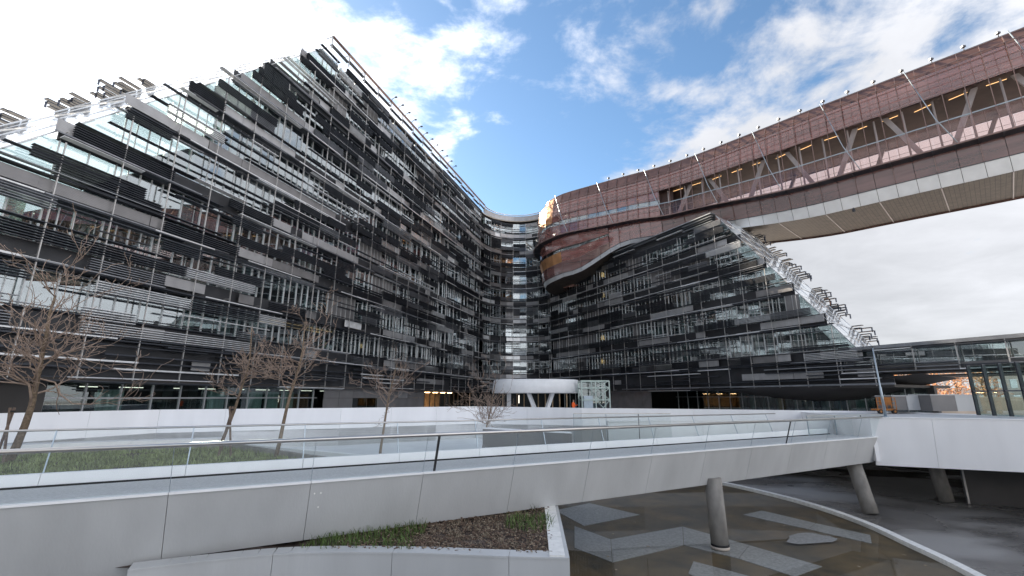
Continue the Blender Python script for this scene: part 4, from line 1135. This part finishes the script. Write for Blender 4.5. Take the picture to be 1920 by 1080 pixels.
for _ in range(5200):
    x, y = rg.uniform(-4.5, 1.4), rg.uniform(11.4, 16.5)
    if not in_mulch(x, y): continue
    M = Matrix.Translation((x, y, -3.62 + .06 * noise.noise(Vector((x, y, 0))) + rg.uniform(-.02, .05))) @ Matrix.Rotation(rg.uniform(0, 6), 4, 'Z') @ Matrix.Rotation(rg.uniform(-.8, .8), 4, 'X') @ Matrix.Diagonal((rg.uniform(.03, .09), rg.uniform(.02, .04), .012, 1))
    (lit1 if rg.random() < .8 else lit2).mbox(M)
lit1.build('bark_mulch', 'litter', pl, 'stuff'); lit2.build('dead_leaves', 'litter_pale', pl, 'stuff')

# upper lawn planter behind the bridge
ZL = -2.25
lawn = thing('planter', 'raised lawn planter with low concrete edge behind the bridge, far left', 'planter', (-14, 17, ZL))
bk = [at_z(x, y, ZL) for x, y in [(-500, 872), (-200, 864), (0, 857), (230, 847), (400, 841), (440, 842), (570, 864), (640, 874)]]
def back_y(x):
    for a, b in zip(bk, bk[1:]):
        if a.x <= x <= b.x: return lerp(a.y, b.y, (x - a.x) / (b.x - a.x))
    return -1
for a, b in zip(bk, bk[1:]):
    part_beam('edge_curb', 'column_concrete', a + Vector((0, 0, -.5)), b - (b - a).normalized() * .01 + Vector((0, 0, -.5)), .16, 1.46, lawn)
in_lawn = lambda x, y: y > br_y(x) + 3.6 and y < back_y(x) - .05
patch(lawn, 'soil', 'soil', in_lawn, -30, -4, 2, 26, ZL, .05, .25)
sp = []; sp3 = []
for _ in range(70000):
    x, y = rg.uniform(-27, -5), rg.uniform(4, 24)
    if in_lawn(x, y):
        px_ = x / y
        if x < -7.6 + .8 * noise.noise(Vector((x, y, 2))) and noise.noise(Vector((x * .7, y * .7, 5))) > -.45:
            sp.append((x, y, ZL - .02))
        elif rg.random() < .05: sp3.append((x, y, ZL - .02))
tufts('lawn_grass', 'grass_blade', sp, .20, .014, rg, lawn, .9)
tufts('dry_grass', 'litter_pale', sp3, .14, .010, rg, lawn, 1.0)
# low white sloping walls beyond the lawn
lw = thing('low_wall', 'low white sloping wall behind the lawn planter', 'wall', (-12, 21, ZL))
wp = [Vector((p.x, p.y, 0)) + Vector((0, .35, 0)) for p in bk[:5]]
wall_run(lw, wp, -1.85, -3.4, .9, 4.0, 'coping_white', lean=-.0)
lw2 = thing('low_wall', 'white ramp edge slanting down behind the two staked trees', 'wall', (-8, 20, ZL))
ra = at_y(385, 826, 23.5); rb = at_y(700, 856, 17.2)
for i in range(3):
    p, q = ra.lerp(rb, i / 3), ra.lerp(rb, (i + .995) / 3)
    slab_obj('panel', 'coping_white', [Vector((p.x, p.y, -3.4)), Vector((q.x, q.y, -3.4)), q, p], Vector((-.75, -.65, 0)), .25, lw2)
# dark ramp side wall seen through the glass
rw = thing('ramp_wall', 'dark grey ramp side wall seen through the glass balustrade, below the canopy', 'wall', (1.5, 24, ZD))
A = at_y(905, 804, 25.0); B_ = at_y(1072, 813, 23.0); Bz = at_y(1072, 842, 23.0); Az = at_y(905, 850, 25.0)
slab_obj('panel', 'grey_panel', [Az, Bz, B_, A], Vector((-.1, -1, 0)).normalized(), .3, rw)
slab_obj('coping', 'concrete_white', [A + Vector((0, -.04, .05)), B_ + Vector((0, -.04, .05)), B_ + Vector((0, .5, .05)), A + Vector((0, .5, .05))], (0, 0, 1), .05, rw)
# glass ramp balustrade by the parapet
def balustrade(label, pts, zt_, zb_, n, lean=0):
    r_ = thing('glass_balustrade', label, 'balustrade', (pts[0].x, pts[0].y, zb_), 'glass balustrades on the courtyard ramps')
    for a, b in zip(pts, pts[1:]):
        t = Vector((b.x - a.x, b.y - a.y, 0)); nr = Vector((t.y, -t.x, 0)).normalized()
        for i in range(n):
            p = Vector((a.x, a.y, 0)) + t * (i / n); q = Vector((a.x, a.y, 0)) + t * ((i + .99) / n)
            slab_obj('glass_pane', 'rail_glass', [p + Vector((0, 0, zb_)), q + Vector((0, 0, zb_)), q + Vector((0, 0, zt_)), p + Vector((0, 0, zt_))], nr, .02, r_)
            part_beam('post', 'steel_dark' if i == 2 else 'pale_metal', p + Vector((0, 0, zb_)), p + Vector((0, 0, zt_)), .03, .05, r_, up=nr)
        part_beam('handrail', 'steel_rail', Vector((a.x, a.y, zt_)), Vector((b.x, b.y, zt_)), .06, .05, r_)
balustrade('glass balustrade on the ramp right of centre, below the lift frame', [at_y(1075, 771, 27.5), at_y(1257, 771, 27.5)], -.92, -3.3, 3)
balustrade('short glass balustrade return by the white wall behind footbridge end', [at_y(1512, 779, 27.2), at_y(1660, 781, 29.5)], -1.05, -3.3, 3)
rl = thing('ramp_kerb', 'long white ramp upstand running behind the far handrail, right of centre', 'wall', (9, 28, ZD))
wall_run(rl, [Vector((at_y(1140, 790, 28.5).x, 28.5, 0)), Vector((at_y(1560, 790, 31).x, 31, 0))], -1.45, -3.4, .3, 3.0, 'concrete_white', 'panel', 'coping_white')

# ------------------------------------------------------------------ bare trees
def tree(label, base, height, lean, seed, spread, twigs, rad=.075, pollard=.5):
    rt = random.Random(seed); base = Vector(base)
    root = thing('bare_tree', label, 'tree', base, 'bare young trees in the planters')
    tr = MB(); cr = MB(); nodes = []
    n = 9; p = base.copy(); d = Vector((lean[0], lean[1], 1)).normalized(); pts = []; rads = []
    H = height * .80
    for i in range(n + 1):
        f = i / n; pts.append(p.copy()); rads.append(lerp(rad * 1.15, rad * .30, f ** .8))
        d = (d + Vector((rt.gauss(0, .06), rt.gauss(0, .06), .10))).normalized(); p = p + d * (H / n)
    tr.tube(pts, rads, 8); tr.build('trunk', 'bark', root)
    def branch(p, d, L, r, depth):
        k = 6 if depth == 0 else 5; q = p.copy(); ps = [q.copy()]; rs = [r]; dd = d.copy()
        for i in range(k):
            grav = -.10 if i > k * .55 and depth == 0 else .09
            dd = (dd + Vector((rt.gauss(0, .27), rt.gauss(0, .27), grav + rt.gauss(0, .22)))).normalized(); q = q + dd * (L / k); ps.append(q.copy()); rs.append(max(.009, r * (1 - .72 * (i + 1) / k)))
        cr.tube(ps, rs, 5 if depth == 0 else 4, False)
        if depth < 3:
            m_ = [rt.randint(3, 5), rt.randint(1, 3), rt.randint(0, 2)][depth]
            for _ in range(m_):
                i = rt.randint(1, k); t = (ps[i] - ps[i - 1]).normalized()
                nd = (t + Vector((rt.gauss(0, .65), rt.gauss(0, .65), rt.gauss(.12, .5)))).normalized()
                branch(ps[i], nd, L * rt.uniform(.35, .68), max(.004, rs[i] * .72), depth + 1)
    for b in range(twigs):
        f = rt.uniform(pollard * .62, 1) if rt.random() < .45 else rt.gauss(pollard + .12, .07)
        f = max(.28, min(.995, f)); i = min(n - 1, int(f * n)); q = pts[i].lerp(pts[i + 1], f * n - i)
        a = rt.uniform(0, 6.28); upw = rt.uniform(.05, 1.0)
        dd = Vector((math.cos(a), math.sin(a), upw)).normalized()
        branch(q, dd, spread * rt.uniform(.55, 1.15) * (1.1 - .35 * f), max(.007, rads[i] * .42), 0)
    cr.build('crown', 'twig', root)
    return root
tree('largest bare tree with dense twigs at the left edge', at_z(14, 872, ZL - .05), 7.6, (.10, 0), 1, 2.9, 30, .12, .5)
tree('bare tree tied to two crossed stakes, on the lawn', at_z(412, 853, ZL - .05), 6.6, (.04, 0), 22, 1.8, 15, .07, .5)
tree('slim leaning bare tree right of the staked one', at_z(516, 862, ZL - .05), 6.9, (.12, .02), 31, 2.0, 16, .075, .5)
tree('bare tree with arching twigs in front of grey panels', at_z(712, 858, -3.32), 6.6, (.05, 0), 45, 2.3, 16, .075, .5)
tree('bare multi-stemmed tree left of the round white canopy', at_z(905, 850, -3.32), 5.6, (.02, 0), 57, 2.4, 19, .065, .3)
def stakes(label, p, w, h):
    r_ = thing('tree_stakes', label, 'stakes', p, 'wooden tree stakes'); p = Vector(p); top = p + Vector((0, 0, h))
    part_beam('stake', 'stake', p + Vector((-w, 0, 0)), top + Vector((.03, .0, 0)), .055, .055, r_); part_beam('stake', 'stake', p + Vector((w, -.1, 0)), top + Vector((-.05, -.07, 0)), .055, .055, r_)
    part_beam('tie', 'rubber', top + Vector((-.08, -.03, -.12)), top + Vector((.08, -.03, -.12)), .1, .05, r_)
stakes('two crossed wooden stakes at the foot of the lawn tree', at_z(422, 858, ZL) , .28, 1.9)
stakes('two wooden stakes beside the largest tree at left edge', at_z(8, 872, ZL) + Vector((.05, -.2, 0)), .22, 1.9)

# ------------------------------------------------------------------ canopy pavilion, lift frame, people, pole, lift machine
cp = at_y(1005, 722, 55); 
pv = thing('canopy', 'round white drum canopy on V columns in front of the curved wing', 'canopy', (cp.x, cp.y, ZD))
zc1 = at_y(1005, 711, 52).z; zc0 = at_y(1005, 737, 52).z
m = MB(); n = 64; rx, ry = 5.2, 4.0
def ring(r_, z, cut=1.0):
    out = []
    for k in range(n):
        a = 2 * math.pi * k / n; c_, s_ = math.cos(a), math.sin(a)
        ex = (abs(c_) ** .8) * (1 if c_ > 0 else -1); out.append((cp.x + rx * r_ * ex, cp.y + ry * r_ * s_, z))
    return out
rings = [ring(.90, zc0 + .02), ring(.985, zc0), ring(1.0, zc0 + .06), ring(.965, zc1 - .12), ring(.94, zc1), ring(.6, zc1 + .02)]
for rr in rings: m.v += rr
for i in range(len(rings) - 1):
    for k in range(n):
        k2 = (k + 1) % n; m.f.append((i * n + k, i * n + k2, (i + 1) * n + k2, (i + 1) * n + k)); m.sm.append(True)
m.f.append(tuple(range((len(rings) - 1) * n, len(rings) * n))); m.f.append(tuple(reversed(range(n)))); m.sm += [False, False]
m.build('rim', 'coping_white', pv)
for sx in (-1, 1):
    part_beam('column', 'concrete_white', Vector((cp.x + .4 + sx * .35, cp.y - 2.4, ZD)), Vector((cp.x + .4 + sx * 1.35, cp.y - 2.0, zc0 + .05)), .5, .35, pv)
part_beam('column', 'concrete_white', Vector((cp.x - 3.2, cp.y + 1, ZD)), Vector((cp.x - 3.2, cp.y + 1, zc0 + .05)), .5, .5, pv)
for k in range(10):
    x = cp.x - 4 + k * .9; part_beam('rear_fin', 'lobby_wall', Vector((x, cp.y + 4.5, ZD)), Vector((x, cp.y + 4.5, zc0)), .12, .5, pv, up=(0, 1, 0))
part_beam('light_tube', 'lamp_white', at_y(973, 741, 56), at_y(973, 756, 56), .09, .09, pv)

lp_ = at_y(1117, 740, 50)
lf = thing('lift_frame', 'pale green steel lift frame with glass, right of the canopy', 'lift', (lp_.x, lp_.y, ZD))
x0, x1 = at_y(1091, 740, 50).x, at_y(1143, 740, 50).x; xm = lerp(x0, x1, .5); zt_ = at_y(1117, 714, 50).z
ys = (50.0, 52.4)
for x in (x0, xm, x1):
    for y in ys: part_beam('post', 'lift_steel', (x, y, ZD), (x, y, zt_), .12, .12, lf)
for z in (zt_, zt_ - .75, zt_ - 2.0, ZD + .3):
    for y in ys: part_beam('beam', 'lift_steel', (x0, y, z), (x1, y, z), .09, .11, lf)
    for x in (x0, x1): part_beam('beam', 'lift_steel', (x, ys[0], z), (x, ys[1], z), .09, .11, lf)
for (za, zb_) in ((zt_ - .75, zt_ - 2.0), (zt_ - 2.0, ZD + .3), (zt_, zt_ - .75)):
    part_beam('brace', 'lift_steel', (xm, ys[0] - .02, za), (x1, ys[0] - .02, zb_), .06, .06, lf); part_beam('brace', 'lift_steel', (x1, ys[0] - .05, za), (xm, ys[0] - .05, zb_), .06, .06, lf)
for x in (x0, xm):
    slab_obj('glass_pane', 'window_clear', [Vector((x + .08, ys[1], ZD)), Vector((x + (xm - x0) - .08, ys[1], ZD)), Vector((x + (xm - x0) - .08, ys[1], zt_)), Vector((x + .08, ys[1], zt_))], (0, -1, 0), .03, lf)
box_obj('lift_car', 'pale_metal', frame_m(((x0 + xm) / 2, 51.2, -.9), (xm - x0 - .5, 0, 0), (0, 1.6, 0), (0, 0, 2.1)), lf)

def person(label, base, facing, top_mat, H=1.76, raise_arm=True):
    base = Vector(base); s_ = H / 1.76
    V = {'pel': (0, 0, .95), 'sp': (0, 0, 1.15), 'ch': (0, .02, 1.36), 'nk': (0, 0, 1.50), 'hd0': (0, -.01, 1.58), 'hd1': (0, -.015, 1.70),
         'hl': (-.10, 0, .90), 'kl': (-.11, -.03, .50), 'al': (-.11, .02, .08), 'tl': (-.12, -.15, .04), 'hr': (.10, 0, .90), 'kr': (.12, .02, .50), 'ar': (.13, .06, .08), 'tr': (.14, -.11, .04),
         'sl': (-.19, .01, 1.42), 'el': (-.26, .03, 1.13), 'wl': (-.20, -.18, .98), 'fl': (-.17, -.26, .97), 'sr': (.19, .01, 1.42), 'er': (.27, -.06, 1.16), 'wr': (.20, -.30, 1.25), 'fr': (.17, -.37, 1.28)}
    Rd = {'pel': .145, 'sp': .14, 'ch': .165, 'nk': .06, 'hd0': .085, 'hd1': .095, 'hl': .09, 'kl': .062, 'al': .05, 'tl': .04, 'hr': .09, 'kr': .062, 'ar': .05, 'tr': .04, 'sl': .075, 'el': .05, 'wl': .036, 'fl': .034, 'sr': .075, 'er': .05, 'wr': .036, 'fr': .034}
    E = [('pel', 'sp'), ('sp', 'ch'), ('ch', 'nk'), ('nk', 'hd0'), ('hd0', 'hd1'), ('pel', 'hl'), ('hl', 'kl'), ('kl', 'al'), ('al', 'tl'), ('pel', 'hr'), ('hr', 'kr'), ('kr', 'ar'), ('ar', 'tr'), ('ch', 'sl'), ('sl', 'el'), ('el', 'wl'), ('wl', 'fl'), ('ch', 'sr'), ('sr', 'er'), ('er', 'wr'), ('wr', 'fr')]
    keys = list(V); me = bpy.data.meshes.new('person_skeleton'); me.from_pydata([V[k] for k in keys], [(keys.index(a), keys.index(b)) for a, b in E], [])
    o = bpy.data.objects.new('skeleton_tmp', me); C.objects.link(o)
    md = o.modifiers.new('skin', 'SKIN'); o.modifiers.new('sub', 'SUBSURF').levels = 1
    for k, sv_ in zip(keys, me.skin_vertices[0].data): sv_.radius = (Rd[k], Rd[k] * (.75 if k in ('ch', 'sp', 'pel') else 1)); sv_.use_root = (k == 'pel')
    dg = bpy.context.evaluated_depsgraph_get(); dg.update(); body = bpy.data.meshes.new_from_object(o.evaluated_get(dg)); bpy.data.objects.remove(o)
    body.materials.clear()
    for mt in (top_mat, 'trousers', 'skin', 'rubber'): body.materials.append(MATS[mt])
    for p in body.polygons:
        c = p.center; p.use_smooth = True
        hand = (c - Vector(V['fl'])).length < .075 or (c - Vector(V['fr'])).length < .075
        p.material_index = 2 if c.z > 1.50 or hand else (3 if c.z < .09 else (1 if c.z < .86 else 0))
    root = thing('person', label, 'person', base); root.rotation_euler.z = facing; root.scale = (s_,) * 3
    b = bpy.data.objects.new('body', body); link(b, root)
    m = MB()
    for i in range(5):
        pass
    hm = bpy.data.meshes.new('hair'); bm = bmesh.new(); bmesh.ops.create_uvsphere(bm, u_segments=14, v_segments=9, radius=.108)
    bmesh.ops.delete(bm, geom=[v for v in bm.verts if v.co.z < -.02], context='VERTS'); bm.to_mesh(hm); bm.free(); hm.materials.append(MATS['hair'])
    for p in hm.polygons: p.use_smooth = True
    h = bpy.data.objects.new('hair', hm); h.location = (0, .01, 1.70); link(h, b)
    return root
pp = at_y(1075, 749, 46.0)
person('person in orange jacket behind the white parapet beside the lift frame', (pp.x, pp.y, pp.z - 1.78), R(60), 'jacket_orange', 1.78)
pp = on_left(611, 628, 1.4); person('person in lime green vest standing behind an upper window', (pp.x, pp.y, Z0 + .46), R(-60), 'vest_green', 1.75)

po = at_z(1661, 782, -1.06); pt_ = at_y(1636, 652, po.y)
lp2 = thing('lamp_pole', 'slender tapered grey metal pole at the footbridge end', 'pole', po)
m = MB(); m.tube([po, po + (pt_ - po) * .42, po + (pt_ - po) * .43, pt_], [.075, .062, .045, .03], 12); m.build('shaft', 'pale_metal', lp2)
m = MB(); m.tube([po + Vector((0, 0, -.0)), po + Vector((0, 0, .05))], .14, 12); m.build('base_plate', 'pale_metal', lp2)
m = MB(); m.tube([pt_, pt_ + Vector((0, 0, .12))], [.035, .02], 8); m.build('finial', 'steel_dark', lp2)

bl = at_y(1657, 766, 34)
ml = thing('boom_lift', 'orange platform lift parked under the low link wing', 'lift machine', (bl.x, bl.y, -1.15))
bx, by = bl.x, bl.y; ml.scale = (.72, .72, .72)
box_obj('platform', 'boom_orange', frame_m((bx, by, -.75), (1.9, 0, 0), (0, .9, 0), (0, 0, .16)), ml)
for z in (-.3, .05, .4): box_obj('guard_rail', 'boom_orange', frame_m((bx, by - .44, z), (1.9, 0, 0), (0, .05, 0), (0, 0, .05)), ml)
for i in range(5): box_obj('guard_post', 'boom_orange', frame_m((bx - .93 + i * .465, by - .44, -.2), (.05, 0, 0), (0, .05, 0), (0, 0, 1.2)), ml)
box_obj('engine_cover', 'boom_orange', frame_m((bx + .5, by + .3, .1), (.8, 0, 0), (0, .6, 0), (0, 0, .7)), ml)
for sx in (-.7, .7):
    m = MB(); m.tube([(bx + sx, by - .5, -.93), (bx + sx, by - .25, -.93)], .22, 14); wh = m.build('wheel', 'rubber', ml); m = MB(); m.tube([(bx + sx, by - .52, -.93), (bx + sx, by - .5, -.93)], .11, 12); m.build('hub', 'boom_orange', wh)
def bulk(label, xa, xb, ya, yb, Y, dep):
    a = at_y(xa, yb, Y); b = at_y(xb, ya, Y)
    r_ = thing('plant_box', label, 'box', ((a.x + b.x) / 2, Y, a.z), 'grey metal plant boxes'); w = (b.x - a.x) / 2
    for i in range(2): box_obj('side_panel', 'concrete_grey' if i else 'grey_panel', frame_m((a.x + w * (i + .5), Y + dep / 2, (a.z + b.z) / 2), (w - .015, 0, 0), (0, dep, 0), (0, 0, b.z - a.z)), r_)
    box_obj('lid', 'concrete_grey', frame_m(((a.x + b.x) / 2, Y + dep / 2, b.z + .03), (2 * w + .06, 0, 0), (0, dep + .06, 0), (0, 0, .06)), r_)
bulk('smaller grey box right of the orange lift', 1676, 1726, 743, 769, 34, 1.5)
bulk('wider grey box with a seam left of glazed wall', 1750, 1836, 741, 771, 33, 1.8)

# ------------------------------------------------------------------ far things under the link wing
fb2 = thing('far_building', 'sunlit pale building far away under the link wing arch', 'building', (95, 100, -2))
a = at_y(1600, 765, 105); b = at_y(1960, 712, 105)
box_obj('wall', 'far_facade', frame_m(((a.x + b.x) / 2, 112, 4), (b.x - a.x + 20, 0, 0), (0, 12, 0), (0, 0, 14)), fb2)
for i in range(16):
    for z in (-.5, 3.0, 6.5): box_obj('window', 'window_glass', frame_m((a.x + 2 + i * (b.x - a.x) / 16, 105.95, z), (1.6, 0, 0), (0, .1, 0), (0, 0, 2.0)), fb2)
def leafy(label, base, h, w, seed, mat):
    rt = random.Random(seed); r_ = thing('autumn_tree', label, 'tree', base, 'autumn trees beyond the arch'); m = MB(); base = Vector(base)
    m.tube([base, base + Vector((.1, 0, h * .4)), base + Vector((0, .1, h * .8))], [.22, .15, .06], 8)
    for _ in range(14):
        q = base + Vector((0, 0, h * rt.uniform(.3, .8))); m.tube([q, q + Vector((rt.gauss(0, w * .3), rt.gauss(0, w * .3), h * .22))], [.07, .02], 5)
    m.build('trunk', 'bark', r_); c = MB(); cl = [base + Vector((rt.gauss(0, w * .3), rt.gauss(0, w * .3), h * rt.uniform(.35, .95))) for _ in range(26)]
    for _ in range(1100):
        q = rt.choice(cl) + Vector((rt.gauss(0, .5), rt.gauss(0, .5), rt.gauss(0, .45))); u = Vector((rt.gauss(0, 1), rt.gauss(0, 1), rt.gauss(0, 1))).normalized() * .13; v_ = u.orthogonal().normalized() * .10
        c.add([q - u, q + v_, q + u, q - v_], [(0, 1, 2, 3)])
    c.build('crown', mat, r_)
for i, (px_, Y) in enumerate(((1655, 72), (1700, 68), (1750, 74), (1800, 70), (1850, 76))):
    p = at_y(px_, 760, Y); leafy(['russet tree nearest the boom lift', 'russet tree left of middle under the arch', 'russet tree in the middle under the arch', 'russet tree right of middle under the arch', 'russet tree nearest the glazed wall under the link'][i], (p.x, p.y, ZD), 6.5, 4.0, 80 + i, 'autumn')
fwall = thing('far_wall', 'low warm stone wall in front of the russet trees under the arch', 'wall', (44, 56, ZD))
p, q = at_y(1640, 741, 56), at_y(1850, 741, 56)
part_beam('wall', 'warm_stone', Vector((p.x - 8, 56, -1.1)), Vector((q.x + 8, 56, -1.1)), .5, 2.1, fwall); part_beam('coping', 'far_facade', Vector((p.x - 8, 56, .0)), Vector((q.x + 8, 56, .0)), .6, .12, fwall)

# small orange maintenance gantry on the rear edge of the right slope
gb = on_right(1553, 582, WR + .4)
gg = thing('maintenance_gantry', 'small orange maintenance gantry on the glass slope edge of the right wing', 'gantry', gb)
m = MB(); m.tube([gb + TR * -.35, gb + TR * -.35 + Vector((0, 0, 1.2)), gb + TR * -.2 + Vector((0, 0, 1.45)), gb + TR * .2 + Vector((0, 0, 1.45)), gb + TR * .35 + Vector((0, 0, 1.2)), gb + TR * .35], .07, 8); m.build('hoop', 'boom_orange', gg)
box_obj('carriage', 'boom_orange', frame_m(gb + Vector((0, 0, .15)), TR * 1.0, NR * .5, Vector((0, 0, .35))), gg)
